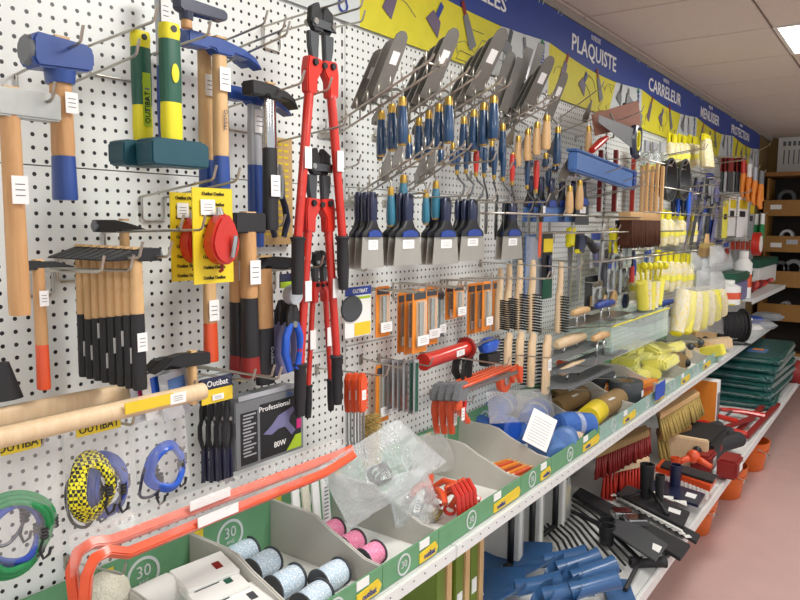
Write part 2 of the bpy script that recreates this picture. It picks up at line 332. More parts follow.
# ------------------------------------------------------------------ back shelving
XS = 8.75
bk = thing('wooden_rack', 'wooden storage rack with label holders at the back of the shop', 'rack', (XS, -.02, 0))
def zz(v): return AX(780, v, XS).z
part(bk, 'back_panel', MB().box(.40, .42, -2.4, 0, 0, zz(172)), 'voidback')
part(bk, 'top_board', MB().box(-.02, .42, -2.4, 0, zz(176), zz(172)), 'darkwood')
for va, vb in ((200, 216), (236, 252), (271, 287), (304, 321), (352, 362)):
    f_ = part(bk, 'front_rail', MB().box(-.012, .012, -2.4, 0, zz(vb), zz(va)), 'shelfwood', bev=.003)
    part(bk, 'shelf_board', MB().box(.013, .40, -2.4, 0, (zz(va)+zz(vb))/2, (zz(va)+zz(vb))/2+.02), 'shelfwood')
for y in (-.02, -.62, -1.22, -1.82, -2.4): part(bk, 'post', MB().box(.013, .40, y-.02, y, 0, zz(178)), 'shelfwood')
for u, v, m_ in ((776, 207, 'paper'), (776, 245, 'paper'), (792, 242, 'silver')):
    p = AX(u, v, XS-.014); part(bk, 'label_holder', MB().cbox((0, 0, 0), (.003, .11, .05)), m_, loc=(p.x-XS, p.y+.02, p.z))
for i, (u, v, r, l, d) in enumerate([(787, 193, .09, .12, 'dark roll lying on the top level of the wooden rack'), (794, 260, .10, .14, 'grey pipe roll on the wooden rack beside the green lidded box'), (780, 262, .09, .12, 'small dark grey roll left of the grey pipe roll on the rack'), (787, 229, .07, .12, 'small pale jar on the second level of the wooden rack'), (785, 301, .05, .14, 'crumpled clear packet on the rack above the green bags')]):
    p = AX(u, v, XS+.03); solo('pipe_roll' if i < 3 else ('jar' if i == 3 else 'packet'), d, 'roll' if i < 3 else 'container', MB().lathe([(r*.6, -l/2), (r, -l/2), (r, l/2), (r*.6, l/2), (r*.6, -l/2)], ax='x'), ['darkgrey', 'grey', 'darkgrey', 'silver', 'hazebag'][i], (p.x+l/2, p.y, zz((208, 279, 279, 244, 312.5)[i])+.021+r))
p = AX(794, 155, XB-.012); nt_ = thing('notice', 'white printed notice pinned to the ochre back wall', 'notice', p)
part(nt_, 'sheet', MB().cbox((0, 0, 0), (.004, .33, .42)), 'white'); part(nt_, 'print', lambda: [q := MB()]+[q.cbox((-.003, -.1+.05*k, .13), (.002, .03, .05)) for k in range(5)]+[q.cbox((-.003, -.1+.05*k, -.02), (.002, .012, .16)) for k in range(5)] and q, 'grey')
part(nt_, 'frame', MB().box(-.004, .0, -.165, .165, -.21, -.2).box(-.004, 0, -.165, .165, .2, .21), 'cardgreen')
# ================================================================== HANGING TOOLS
def locl(loc): return lambda u, v, o: A(u, v, o)-loc
def hook(u0, v0, u1, v1, desc, dx=0, frame=True, r=.0027, name='wire_hook', lift=.028):
    p = A(u0, v0, 0); q = AX(u1, v1, p.x); e = q-p; n_ = 2 if dx else 1
    t = thing(name, desc, 'hook', p)
    for k in range(n_):
        x = dx*k
        b = MB().tube([(x, .0, 0), (x, e.y*.5, e.z*.5), (x, e.y, e.z), (x, e.y-.008, e.z+.004), (x, e.y-.018, e.z+lift)], r, 7)
        part(t, 'arm', b, 'wire')
    if dx and frame:
        a = .012; w_ = dx-a if dx > 0 else dx+a
        f_ = MB().tube([(0, -.006, 0), (0, -.006, -.045), (.006, -.006, -.052), (dx-.006, -.006, -.052), (dx, -.006, -.045), (dx, -.006, 0)], r, 7)
        part(t, 'back_frame', f_, 'wire')
    else: part(t, 'back_plate', MB().cbox((0, -.004, -.004), (.012, .006, .032)), 'wire', bev=.001)
    return t
def headpoly(kind, w, h):
    if kind == 'club': return [(0, -.30), (.07, -.5), (.93, -.40), (1, -.22), (1, .22), (.93, .40), (.07, .5), (0, .30)]
    if kind == 'wedge_r': return [(0, -.45), (.04, -.5), (.34, -.5), (.40, -.38), (.62, -.36), (1, -.42), (1, -.34), (.75, .05), (.55, .3), (.34, .5), (.04, .5), (0, .45)]
    if kind == 'wedge_l': return [(1, -.45), (.97, -.5), (.58, -.5), (.5, -.36), (0, -.40), (0, -.30), (.3, .1), (.58, .5), (.97, .5), (1, .45)]
    if kind == 'claw': return [(0, -.36), (.03, -.4), (.24, -.4), (.27, -.28), (.34, -.28), (.36, -.5), (.56, -.5), (.6, -.3), (.8, -.42), (1, -.85), (.9, -.2), (.75, .12), (.5, .34), (.36, .38), (.27, .32), (.24, .44), (.03, .44), (0, .40)]
    if kind == 'block': return [(0, -.5), (1, -.5), (1, .5), (0, .5)]
    if kind == 'pick': return [(0, -.5), (.3, -.5), (.36, -.3), (.62, -.3), (1, -.42), (1, -.30), (.62, .36), (.36, .36), (.3, .5), (0, .5)]
    if kind == 'axe': return [(0, -.50), (.28, -.1), (.45, -.35), (.9, -.45), (1, -.45), (1, .35), (.5, .5), (.3, .4)]
def hammer(desc, u0, u1, v, hh, uh, vb, hw, o, kind, hm, wood='wood', grip=None, vg=None, grip2=None, vg2=None, name='hammer', lb=None, collar=None, group=None, td=.9, cat='hammer', hname='head'):
    a, b, c = A(u0, v, o), A(u1, v, o), A(uh, v, o); h = S(hh, c); w = b.x-a.x; xw = (A(uh+hw/2, v, o).x-A(uh-hw/2, v, o).x)
    t = thing(name, desc, cat, c, group=group); L_ = locl(c); x0 = a.x-c.x
    pts = [(x0+px*w, pz*h) for px, pz in headpoly(kind, w, h)]
    th = h*td*.5
    part(t, hname, MB().prism(pts, 'y', -th, th), hm, bev=min(h, w)*.07)
    if kind in ('club', 'wedge_l', 'wedge_r') and hm in ('blue', 'black'):
        part(t, 'striking_face', MB().lathe([(0, -.004), (h*.38, -.004), (h*.44, 0), (h*.44, .004)], (x0 if kind != 'wedge_l' else x0+w, 0, 0), 'x', 12), 'grey')
    zb = A(uh, vb, o).z-c.z; r = xw/2; ry = min(r*1.25, h*.42 if hh > 12 else r*1.25)
    part(t, 'eye_wedge', MB().cbox((0, 0, h*.52), (r*1.4, ry*1.2, .004)), 'beech')
    def seg(z0, z1, k0, k1): return MB().loft([(z1, 0, 0, r*k1*.95, ry*k1*.95), (z1+(z0-z1)*.06, 0, 0, r*k1, ry*k1), (z1*.5+z0*.5, 0, 0, r*(k0+k1)/2, ry*(k0+k1)/2), (z0, 0, 0, r*k0, ry*k0)], 14, 2.5)
    ends = [(-h*.3, wood, 'handle')]
    if vg: ends.append((A(uh, vg, o).z-c.z, grip, 'grip'))
    if vg2: ends.append((A(uh, vg2, o).z-c.z, grip2, 'grip_end'))
    for i, (z0, m_, nm) in enumerate(ends):
        z1 = ends[i+1][0] if i+1 < len(ends) else zb
        part(t, nm, seg(z0, z1, .82+.1*i, .92+.09*i), m_)
    if collar: zc = A(uh, collar, o).z-c.z; part(t, 'collar', MB().loft([(zc, 0, 0, r*1.05, ry*1.1), (-h*.45, 0, 0, r*1.15, ry*1.2)], 14, 3), hm)
    if lb: zl = A(uh, lb, o).z-c.z; lab(t, 0, -ry*1.12-.001, zl, r*1.5, r*2.6)
    return t, ry
E_ = lambda n: ORD[n]
# --- far left
hammer('large hammer with grey steel bar head and long bare ash handle at left edge', -8, 56, 103, 28, 9, 316, 22, .22, 'block', 'steel', td=.8, lb=190, name='sledge_hammer')
t, ry = hammer('blue club hammer with wooden handle dipped blue at the end', 26, 87, 56, 33, 59, 200, 21, .17, 'club', 'blue', grip='blue', vg=156, collar=84)
lab(t, .004, -ry-.004, A(60, 104, .17).z-t.location.z, .022, .035)
hook(-32, 78, 78+1-64, 46, 'wire hook at the left edge above the large grey hammer') if 0 else None
hook(15, 75, 78, 44, 'double wire hook carrying the blue club hammer', dx=.105)
hook(-20, 122, 50, 101, 'wire hook under the left end of the grey bar head')
hook(86, 47, 152, 22, 'double wire hook carrying the green and yellow lump hammers', dx=.12)
hammer('small black pick hammer with a red dipped wooden handle above the dowel', 22, 72, 265, 9, 38, 390, 12, .13, 'pick', 'black', grip='redorange', vg=345, lb=298, td=1.2)
hammer('black cross-pein hammer hung alone above the row of eight black dipped ones', 95, 145, 226, 12, 124, 355, 9, .06, 'wedge_r', 'black', wood='beech')
for k in range(8):
    o = .05+.0265*k; u = 82+4.9*k
    c0 = A(80, 250, .05).x
    p = Vector((c0, -o, A(80, 250, .05).z)); q = RM.transposed() @ (p-CP); uu = 400+F*q.x/-q.z; vv = 300-F*q.y/-q.z
    hammer('joiner hammer with black dipped wooden handle, '+E_(7-k)+' in the row of eight', uu-30, uu+22, vv+2, 13, uu, 377+1.9*k, 13 if k == 7 else 11, o, 'wedge_l', 'black', wood='beech', grip='black', vg=314+(k-7)*-.8 if k else 314, lb=(348, 352, 330, 360, 345, 338, 355, 342)[k], td=.95, group='row of eight black dipped hammers')
hook(22, 270, 99, 272, 'double wire hook holding the small pick hammer', dx=.055)
hook(55, 256, 137, 258, 'double wire hook carrying the row of eight joiner hammers', dx=.06)
hook(103, 232, 178, 230, 'double wire hook under the lone black cross-pein hammer', dx=.05)
# lump hammers hung head down through the eye of the grip
def grip_hammer(desc, u, v0, v1, hw, hu0, hu1, hv0, hv1, o):
    c = A(u, v0+6, o); z = lambda v: A(u, v, o).z-c.z; r = (A(u+hw/2, v0, o).x-A(u-hw/2, v0, o).x)/2
    t = thing('lump_hammer', desc, 'hammer', c)
    g1 = v0+16; g2 = v0+(v1-v0)*.66
    def sg(a, b, k, m_, nm): return part(t, nm, MB().loft([(z(b), 0, 0, r*k, r*.7), ((z(a)+z(b))/2, 0, 0, r*1.02, r*.75), (z(a), 0, 0, r*k, r*.7)], 14, 3), m_)
    sg(v0, g1, .92, 'yellow', 'grip_end'); sg(g1, g2, 1, 'green', 'grip'); sg(g2, v1+2, .97, 'yellow', 'grip_collar')
    part(t, 'hanging_eye', MB().cyl(r*.32, -r*.8, -r*.7, ax='y', n=12), 'black')
    part(t, 'oval_badge', MB().lathe([(0, 0), (r*.4, 0), (r*.4, .002), (0, .002)], ax='y').xf(Matrix.Diagonal((1, -1, 2.2, 1))), 'yellow', loc=(0, -r*.74, z(g1+34)))
    x0, x1 = A(hu0, hv0, o).x-c.x, A(hu1, hv0, o).x-c.x; za, zb = z(hv1), z(hv0); s = (zb-za)
    part(t, 'head', MB().prism([(x0, za+s*.12), (x0+.006, za), (x1-.004, za), (x1, za+s*.1), (x1, zb-s*.12), (x1-.02, zb), (x0+.008, zb), (x0, zb-s*.12)], 'y', -.026, .026), 'teal', bev=.004)
    return t, z, r
t, z, r = grip_hammer('green and yellow gripped lump hammer hung head down, rear one', 140, 32, 143, 17, 115, 158, 142, 167, .15)
l_ = lab(t, .001, -r*.82, z(100), .017, .10, 'lime', 'brand_sticker'); text(l_, 'OUTIBAT', 'black', .016, (0, -.002, -.015), rot=(PI/2, -PI/2, 0), sx=.9)
grip_hammer('green and yellow gripped lump hammer hung head down, front one beside wooden claw hammers', 169, 24, 143, 18, 143, 201, 140, 167, .21)
# chisel behind
def bar_tool(name, desc, cat, u, v0, v1, w, o, m1, m2, vm, dep=.5):
    c = A(u, v0, o); z = lambda v: A(u, v, o).z-c.z; r = (A(u+w/2, v0, o).x-A(u-w/2, v0, o).x)/2
    t = thing(name, desc, cat, c)
    part(t, 'shaft', MB().loft([(z(vm), 0, 0, r*.9, r*dep), (z(v0), 0, 0, r, r*dep)], 12, 4), m1); part(t, 'grip', MB().loft([(z(v1), 0, 0, r*.95, r*dep), ((z(v1)+z(vm))/2, 0, 0, r*1.15, r*dep*1.1), (z(vm), 0, 0, r, r*dep)], 12, 3), m2); return t
t = bar_tool('claw_hammer', 'grey shafted blue gripped hammer behind the green and yellow lump hammers', 'hammer', 161, -6, 150, 11, .06, 'silver', 'blue', 66, .7)
lab(t, 0, -.014, A(161, 12, .06).z-t.location.z, .022, .05)
hammer('blue hammer head cut by the top edge of the picture', 176, 224, 6, 14, 186, 28, 9, .2, 'club', 'navy', collar=20)
hammer('wooden handled claw hammer with blue head and blue dipped end, rear of two', 176, 246, 44, 17, 204, 190, 13, .10, 'claw', 'blue', wood='beech', grip='blue', vg=160, lb=86)
t, ry = hammer('wooden handled claw hammer with blue head and blue dipped end, front of two', 184, 258, 47, 17, 219, 188, 14, .15, 'claw', 'blue', wood='beech', grip='blue', vg=156, lb=80)
text(t, 'Outibat', 'print', .014, (0, -ry-.002, A(219, 120, .15).z-t.location.z), rot=(PI/2, PI/2, 0))
hammer('blue claw hammer with grey tubular shaft and blue rubber grip', 225, 288, 98, 15, 254, 247, 13, .10, 'claw', 'blue', wood='silver', grip='blue', vg=165, td=1, lb=122)
hammer('black claw hammer with chrome shaft and black grip', 247, 294, 92, 16, 269, 230, 12, .16, 'claw', 'black', wood='chrome', grip='rubber', vg=148, td=1, lb=186)
hammer('joiner hammer with red dipped handle behind the yellow cards', 180, 232, 262, 13, 209, 362, 13, .11, 'wedge_l', 'black', wood='beech', grip='redorange', vg=323, lb=310)
hammer('square black headed hammer with black and red dipped handle, rear of two', 219, 252, 225, 20, 236, 373, 12, .12, 'block', 'rubber', wood='wood', grip='black', vg=302, grip2='darkred', vg2=355, lb=270, td=.7)
hammer('square black headed hammer with black and red dipped handle, front of two', 231, 262, 223, 20, 248, 377, 14, .16, 'block', 'rubber', wood='wood', grip='black', vg=298, grip2='darkred', vg2=357, lb=272, td=.7)
t, ry = hammer('black headed hammer, thick wooden handle ending black above the boxed glue gun', 252, 290, 264, 15, 264, 384, 17, .11, 'axe', 'black', wood='wood', grip='rubber', vg=328)
text(t, 'Outibat', 'silver', .014, (.006, -ry-.004, A(264, 355, .11).z-t.location.z), rot=(PI/2, PI/2, 0))
hammer('black axe-shaped hammer head hung low over the leaflets, rear of two', 140, 186, 361, 14, 182, 404, 8, .14, 'axe', 'black', wood='beech')
hammer('black axe-shaped hammer head hung low over the leaflets, front of two', 150, 207, 359, 15, 192, 404, 8, .18, 'axe', 'black', wood='beech')
c = A(4, 362, .1); solo('rubber_grip', 'dark tapered rubber grip at the left edge below the big ash handle', 'grip', MB().loft([(A(4, 400, .1).z-c.z, 0, 0, .03, .015), (0, 0, 0, .008, .008)], 12), 'rubber', c)
hook(200, 51, 262, 25, 'double wire hook carrying the two wooden handled claw hammers', dx=.055)
hook(205, 72, 284, 36, 'wire hook between the blue claw hammer heads')
hook(262, 27, 342, 2, 'double wire hook reaching out in front of the big bolt cutter', dx=.06)
hook(226, 108, 299, 84, 'double wire hook carrying the blue and black claw hammers', dx=.09)
hook(273, 143, 342, 126, 'long wire hook through the arms of the medium bolt cutter')
hook(322, 30, 360, 22, 'short wire hook at the head of the big bolt cutter')
hook(327, 175, 356, 165, 'short wire hook at the head of the medium bolt cutter')
hook(140, 197, 211, 180, 'double wire hook carrying the yellow chalk reel cards', dx=.06)
hook(228, 232, 262, 226, 'double wire hook carrying the square headed hammers', dx=.06)
hook(254, 272, 299, 268, 'double wire hook carrying the blue pincers', dx=.07); hook(300, 271, 343, 269, 'wire hook in front of the smallest bolt cutter')
hook(175, 371, 250, 381, 'double wire hook in front of the black axe-shaped heads', dx=.055); hook(182, 363, 276, 379, 'wire hook above the black wrenches')
# --- chalk reels on yellow cards
for k, (u0, u1, v0, v1, o) in enumerate([(170, 192, 192, 282, .17), (192, 232, 187, 285, .235)]):
    c = A(u0, v0, o); x1 = A(u1 if k else u1+10, v0, o).x-c.x; z1 = A(u0, v1, o).z-c.z
    t = thing('chalk_reel_pack', ['red chalk line reel on yellow card, rear of two', 'red chalk line reel with silver crank on yellow card, front of two'][k], 'chalk line', c)
    part(t, 'card', MB().box(0, x1, 0, .003, z1, 0), 'packyellow')
    for q in range(9): text(t, 'Outibat Outibat', 'black', .010, (x1/2, -.0012, z1*(.06+.11*q)), sx=.85)
    cx, cz = x1*.55, z1*.56
    part(t, 'reel_body', MB().prism([(cx+x1*.36*math.cos(a)*(1-.25*max(0, math.sin(a))), cz+abs(z1)*.24*math.sin(a)*(1.25 if math.sin(a) > 0 else 1)) for a in [2*PI*i/18 for i in range(18)]], 'y', -.035, -.002), 'red', bev=.006)
    part(t, 'nozzle', MB().loft([(cz+abs(z1)*.24, cx, -.018, x1*.12, .012), (cz+abs(z1)*.36, cx-.005, -.018, x1*.05, .006)], 10), 'steel')
    part(t, 'crank', MB().tube([(cx+.01, -.038, cz-.03), (cx+.012, -.045, cz), (cx+.014, -.045, cz+.012)], .005, 8), 'chrome')
    part(t, 'line_hook', MB().tube([(cx, -.018, cz-abs(z1)*.24), (cx, -.018, cz-abs(z1)*.3), (cx-.006, -.018, cz-abs(z1)*.31)], .0035, 7), 'darkred')
    lab(t, x1*.35, -.003, z1*.2, x1*.35, .03)
# --- card pack, pliers, tape, pincers
c = A(260, 135, .02); t = thing('tool_card', 'tan printed card behind the black gripped claw hammer', 'package', c); x1 = A(292, 140, .02).x-c.x; z1 = A(262, 245, .02).z-c.z
part(t, 'card', MB().box(0, x1, 0, .003, z1, 0), 'cardtan'); 
part(t, 'printed_text', lambda: [q := MB()]+[q.cbox((x1*(.2+.2*(k % 4)), -.0005, z1*(.06+.06*(k//4))), (x1*.14, .001, .006)) for k in range(60)] and q, 'packyellow')
def pliers(desc, u, v0, vm, v1, w, o, jm, hm, sp=.5, name='pliers', lb=None):
    c = A(u, vm, o); z = lambda v: A(u, v, o).z-c.z; x = (A(u+w/2, vm, o).x-A(u-w/2, vm, o).x)/2
    t = thing(name, desc, 'pliers', c)
    for s in (-1, 1):
        part(t, 'jaw', MB().loft([(z(vm)-.004, s*x*.25, 0, x*.5, .006), (z(v0)*.45, s*x*.36, 0, x*.36, .006), (z(v0), s*x*.14, 0, x*.13, .004)], 8, 3), jm)
        part(t, 'handle', MB().tube([(s*x*.3, 0, .002), (s*x*.8, 0, z(v1)*.25), (s*x*(.6+sp), 0, z(v1)*.6), (s*x*sp*1.2, 0, z(v1))], [x*.3, x*.34, x*.36, x*.28], 9, sq=1), hm)
    part(t, 'pivot', MB().cyl(x*.28, -.009, .009, ax='y', n=12), 'steel'); return t
pliers('long nose pliers with dark blue handles on the tan card', 279, 164, 196, 237, 15, .06, 'steel', 'navy')
for k in range(3): pliers('pincers with blue handles, '+['rear of the bunch, grey sleeved', 'middle of the bunch, grey sleeved', 'front of the bunch, bright blue'][k], 281+6*k, 300+k, 322+k, 374-2*k, 17, .10+.035*k, 'black', ['gun', 'gun', 'brightblue'][k], .35, 'pincers')
c = A(283, 288, .15); t = thing('tape_pack', 'silver item on a blue and lime card hung before the pincers', 'package', c); s_ = S(10, c)
part(t, 'card', MB().box(-.008, s_*2.0, .001, .004, 0, s_*1.4), 'navy'); part(t, 'card_stripe', MB().box(-.008, s_*2, -.001, .001, 0, s_*.6), 'lime'); part(t, 'body', MB().lathe([(0, -.012), (s_*.95, -.012), (s_*1.1, 0), (s_*.95, .012), (0, .012)], (s_*.7, -.016, -s_*.7), 'y', 20), 'silver')
# --- bolt cutters
def bolt_cutter(desc, u, v0, v1, uw, o, lab1=True):
    p0, p1 = A(u, v0, o), A(u, v1, o); L = p0.z-p1.z; t = thing('bolt_cutter', desc, 'bolt cutter', p0); xw = (A(u+uw/2, v1, o).x-A(u-uw/2, v1, o).x)
    W = L*.063
    for s in (-1, 1):
        part(t, 'jaw', MB().prism([(0, -L*.075), (s*W*.1, -L*.035), (s*W*.35, 0), (s*W*.95, -L*.022), (s*W*1.05, -L*.07), (s*W*.7, -L*.1), (0, -L*.1)], 'y', -.009+.003*s, .006+.003*s), 'black', bev=.002)
        part(t, 'jaw_arm', MB().prism([(s*W*.2, -L*.10), (s*W*1.0, -L*.10), (s*W*.95, -L*.15), (s*W*.75, -L*.2), (s*W*.30, -L*.2)], 'y', -.007, .007), 'darkgrey', bev=.002)
        part(t, 'casting', MB().prism([(s*W*.05, -L*.19), (s*W*1.15, -L*.185), (s*W*1.3, -L*.23), (s*W*1.25, -L*.31), (s*W*.5, -L*.315), (s*W*.45, -L*.26), (s*W*.05, -L*.225)], 'y', -.012, .012), 'red', bev=.003)
        a = (s*W*.9, 0, -L*.30); b_ = (s*xw/2, 0, -L*.80); cc = (s*xw/2*1.05, 0, -L)
        ar = part(t, 'arm', MB().tube([a, (s*(W*.9+(xw/2-W*.9)*.5), 0, -L*.55), b_], [.014*L/.8, .013*L/.8, .013*L/.8], 10), 'red')
        part(t, 'grip', MB().tube([b_, (s*xw/2, 0, -L*.805), (s*xw/2*1.01, 0, -L*.82), (s*xw/2*1.03, 0, -L*.93), cc], [.018*L/.8, .023*L/.8, .018*L/.8, .0185*L/.8, .015*L/.8], 10), 'rubber')
        for z_ in (-.07, -.205): part(t, 'bolt', MB().lathe([(0, -.018), (L*.011, -.018), (L*.013, -.012), (L*.013, .014), (0, .014)], (s*W*.72, 0, z_*L), 'y', 8), 'steel' if z_ > -.1 else 'black')
        if lab1: part(ar, 'price_label', MB().cbox((s*(W*.9+(xw/2-W*.9)*.45), -.0155*L/.8, -L*(.53)), (.022, .002, .05)), 'paper')
    part(t, 'side_plate', MB().prism([(-W*.95, -L*.055), (W*.95, -L*.055), (W*1.0, -L*.09), (-W*1.0, -L*.09)], 'y', -.014, -.009), 'darkgrey', bev=.003)
    part(t, 'centre_bolt', MB().cyl(L*.011, -.018, .012, (0, 0, -L*.21), 'y', 8), 'black')
    return t
bolt_cutter('largest red bolt cutter with black jaws and grips, hung top of the three', 320, 4, 292, 44, .20)
bolt_cutter('medium red bolt cutter nested between the arms of the largest', 318, 148, 410, 36, .17)
bolt_cutter('smallest red bolt cutter, lowest of the nested three', 319, 250, 414, 22, .12)
# --- dowels, leaflets
p, q = A(-60, 451, .25), A(203, 389, .25)
t = solo('wooden_dowel', 'thick pale wooden broom pole with a yellow label across the bungee bags', 'pole', MB().cyl(S(10, A(60, 425, .25)), 0, q.x-p.x+.0, ax='x', n=20), 'palewood', (p.x, -.25, A(60, 424, .25).z)); zt = t.location.z
part(t, 'yellow_label', MB().cbox((A(143, 402, .25).x-p.x, -.021, .006), (.10, .003, .02)), 'labelyellow', label='yellow price sticker'); lab(t, A(171, 396, .25).x-p.x, -.022, .004, .035, .02)
p, q = A(-60, 422, .10), A(118, 390, .10)
t = solo('flat_wooden_stick', 'flat pale wooden tool shaft lying behind the thick pole', 'pole', MB().loft([(0, 0, 0, .017, .012), (.2, 0, 0, .018, .012), (.42, 0, 0, .015, .012), (q.x-p.x, 0, 0, .012, .011)], 14, 3).xf(Matrix.Rotation(PI/2, 4, 'Y')), 'palewood', (p.x, -.10, A(50, 407, .10).z)); lab(t, .42, -.017, .004, .1, .012)
for k, (u0, u1, v0, v1, m_, d) in enumerate([(128, 152, 377, 398, 'silver', 'leaflet with a purple flower behind the thick pole'), (140, 166, 374, 396, 'white', 'white and blue leaflet topmost behind the pole label'), (158, 180, 376, 394, 'silver', 'blue printed leaflet nearest the black axe heads')]):
    c = A(u0, v0, .14+.01*k); t = thing('leaflet_pack', d, 'packet', c, (0, -.12, 0)); w_ = A(u1, v0, .14).x-c.x; part(t, 'sheet', MB().box(0, w_, 0, .002, -.10, 0), m_)
    part(t, 'printed_photo', MB().box(w_*.3, w_*.9, -.001, 0, -.05, -.015), ['magenta', 'brightblue', 'trayblue'][k])
# --- bungee bags
def wob(n, cx, cz, rx, rz, y0, amp, seed, turns=1):
    r_ = random.Random(seed); ph = [r_.uniform(0, 6) for _ in range(4)]
    return [(cx+rx*(1-.11*a/6.283)*(1+amp*math.sin(3*a+ph[0]))*math.cos(a), y0+.008*math.sin(2*a+ph[1])-.004*a/6.28, cz+rz*(1-.09*a/6.283)*(1+amp*math.sin(2*a+ph[2]))*math.sin(a)) for a in [2*PI*turns*i/n for i in range(n)]]
def bag(name, desc, corners, o, m='film', puff=.022, seed=1, cat='bag', nx=14, nz=16, w_=None, group=None):
    P_ = [A(u, v, o) for u, v in corners]; c = (P_[0]+P_[1]+P_[2]+P_[3])/4; rr = random.Random(seed); vs = []; fs = []
    off = [[rr.uniform(-1, 1) for _ in range(nz+1)] for _ in range(nx+1)]
    for s in (-1, 1):
        b0 = len(vs)
        for i in range(nx+1):
            for j in range(nz+1):
                a, b = i/nx, j/nz; p = P_[0]*(1-a)*(1-b)+P_[1]*a*(1-b)+P_[2]*a*b+P_[3]*(1-a)*b-c
                e = min(1, 4*a, 4*(1-a), 4*b, 4*(1-b)); y = s*puff*(math.sin(PI*a)**.5 if 0 < a < 1 else 0)*(math.sin(PI*b)**.5 if 0 < b < 1 else 0)
                vs.append((p.x, p.y+y+s*abs(off[i][j])*puff*.28*e, p.z+off[i][nz-j]*.004*e))
        for i in range(nx):
            for j in range(nz): q = b0+i*(nz+1)+j; fs.append((q, q+1, q+nz+2, q+nz+1))
    return solo(name, desc, cat, MB().add(vs, fs, True), m, c, group=group)
def cord(desc, u, v, o, ru, rv, m_, turns=1, r=.0048, seed=1, hooks=True):
    c = A(u, v, o); rx = (A(u+ru, v, o).x-A(u-ru, v, o).x)/2; rz = S(rv, c); t = thing('bungee_cord', desc, 'bungee cord', c)
    pts = wob(40*turns, 0, 0, rx, rz, 0, .06, seed, turns)
    part(t, 'cord', MB().tube(pts, r, 8), m_)
    for s in (0, -1):
        p = Vector(pts[s]); d = Vector((-.3 if s else -.5, 0, -1 if s else .5)).normalized()
        part(t, 'hook', MB().tube([p, p+d*.03, p+d*.045+Vector((.008, -.004, 0)), p+d*.04+Vector((.016, -.005, 0)), p+d*.028+Vector((.016, -.005, 0))], .0028, 7), 'black')
        part(t, 'wire_coil', MB().lathe([(.0065+.0015*(i % 2), .003*i) for i in range(8)], (p.x, p.y, p.z-.01), 'z', 10), 'black')
    return t
bag('clear_bag', 'clear bag of green and blue bungee cords at the left edge', [(-40, 452), (60, 430), (64, 552), (-40, 590)], .2, seed=2)
cord('green bungee cord coiled largest in the leftmost clear bag', 14, 535, .205, 40, 46, 'bungeegreen', 3, .0055, 3); cord('blue bungee cord coiled inside the green one', 12, 532, .195, 34, 38, 'bungeeblue', 3, .005, 4)
cord('dark small bungee cord crossing the green coil', 4, 520, .19, 24, 26, 'navy', 1, .003, 9)
bag('clear_bag', 'clear bag of yellow and blue bungee cords under the pole, middle one', [(64, 430), (128, 416), (133, 520), (67, 545)], .2, seed=5)
cord('yellow and black checked bungee cord coiled twice', 90, 488, .21, 22, 33, 'bungeeyellow', 4, .0065, 5); cord('blue bungee cord beside the yellow checked coil', 104, 486, .195, 22, 34, 'bungeeblue', 4, .0055, 6); cord('thin black bungee cord behind the yellow checked coil', 84, 500, .185, 19, 30, 'black', 1, .003, 16)
bag('clear_bag', 'clear bag of bright blue bungee cord under the pole, rightmost', [(132, 414), (184, 404), (190, 480), (138, 508)], .19, seed=8)
cord('bright blue bungee cord coiled twice in the rightmost bag', 165, 466, .195, 20, 24, 'brightblue', 3, .0055, 7); cord('small dark blue bungee cord low left in the rightmost bag', 148, 482, .19, 10, 18, 'navy', 1, .003, 8)
for u0, u1, v0, v1, d in ((0, 36, 438, 452, 'yellow header card of the leftmost bungee bag'), (76, 116, 421, 434, 'yellow header card above the middle bungee bag'), (134, 172, 398, 412, 'yellow header card above the rightmost bungee bag')):
    c = A(u0, v0, .235 if u0 != 134 else .21); t = thing('header_card', d, 'card', c, (0, .0, 0)); w_ = A(u1, v0, .22).x-c.x; part(t, 'card', MB().box(0, w_, 0, .002, -.03, -.008), 'packyellow'); text(t, 'OUTIBAT', 'black', .02, (w_/2, -.001, -.019), sx=.9)
for u0, v0, u1, v1, d in ((-20, 432, 40, 446, 'wire hook through the leftmost bungee bag'), (60, 412, 130, 425, 'wire hook through the middle bungee bag'), (125, 383, 190, 393, 'wire hook through the rightmost bungee bag')): hook(u0, v0, u1, v1, d)
# --- wrenches under a header card, glue gun box
for k in range(4): 
    u, o = 204+8*k, .08+.03*k; pliers('black slip-joint wrench with blue handle ends, '+LR[k]+' beside the boxed glue gun', u, 398, 418, 450, 11, o, 'black', 'rubber', .2, 'wrench')
    t = bpy.data.objects[[n for n in LABS['black slip-joint wrench with blue handle ends, '+LR[k]+' beside the boxed glue gun']][0]]; c = t.location
    for s in (-1, 1): part(t, 'handle_end', MB().loft([(A(u, 482, o).z-c.z, s*.006, 0, .0045, .006), (A(u, 448, o).z-c.z, s*.004, 0, .0045, .006)], 8), 'navy')
c = A(201, 380, .2); t = thing('header_card', 'blue and yellow header card over the black wrenches', 'card', c); w_ = A(232, 380, .2).x-c.x
part(t, 'card', MB().box(0, w_, 0, .002, -.055, 0), 'navy'); part(t, 'stripe', MB().box(0, w_, -.001, 0, -.055, -.025), 'labelyellow'); text(t, 'Outibat', 'paper', .018, (w_/2, -.002, -.013)); lab(t, w_*.5, -.003, -.043, .03, .012)
o = .14; c = A(236, 472, o); x1 = A(304, 472, o).x-c.x; z1 = A(232, 404, o).z-c.z
t = thing('glue_gun_box', 'grey retail box picturing a purple hot glue gun', 'box', c)
part(t, 'carton', MB().box(0, x1, 0, .07, 0, z1), 'grey', bev=.002); part(t, 'side_text_panel', MB().box(x1*.07, x1*.30, -.001, 0, z1*.05, z1*.82), 'black'); part(t, 'picture_panel', MB().box(x1*.34, x1*.95, -.001, 0, z1*.05, z1*.88), 'black')
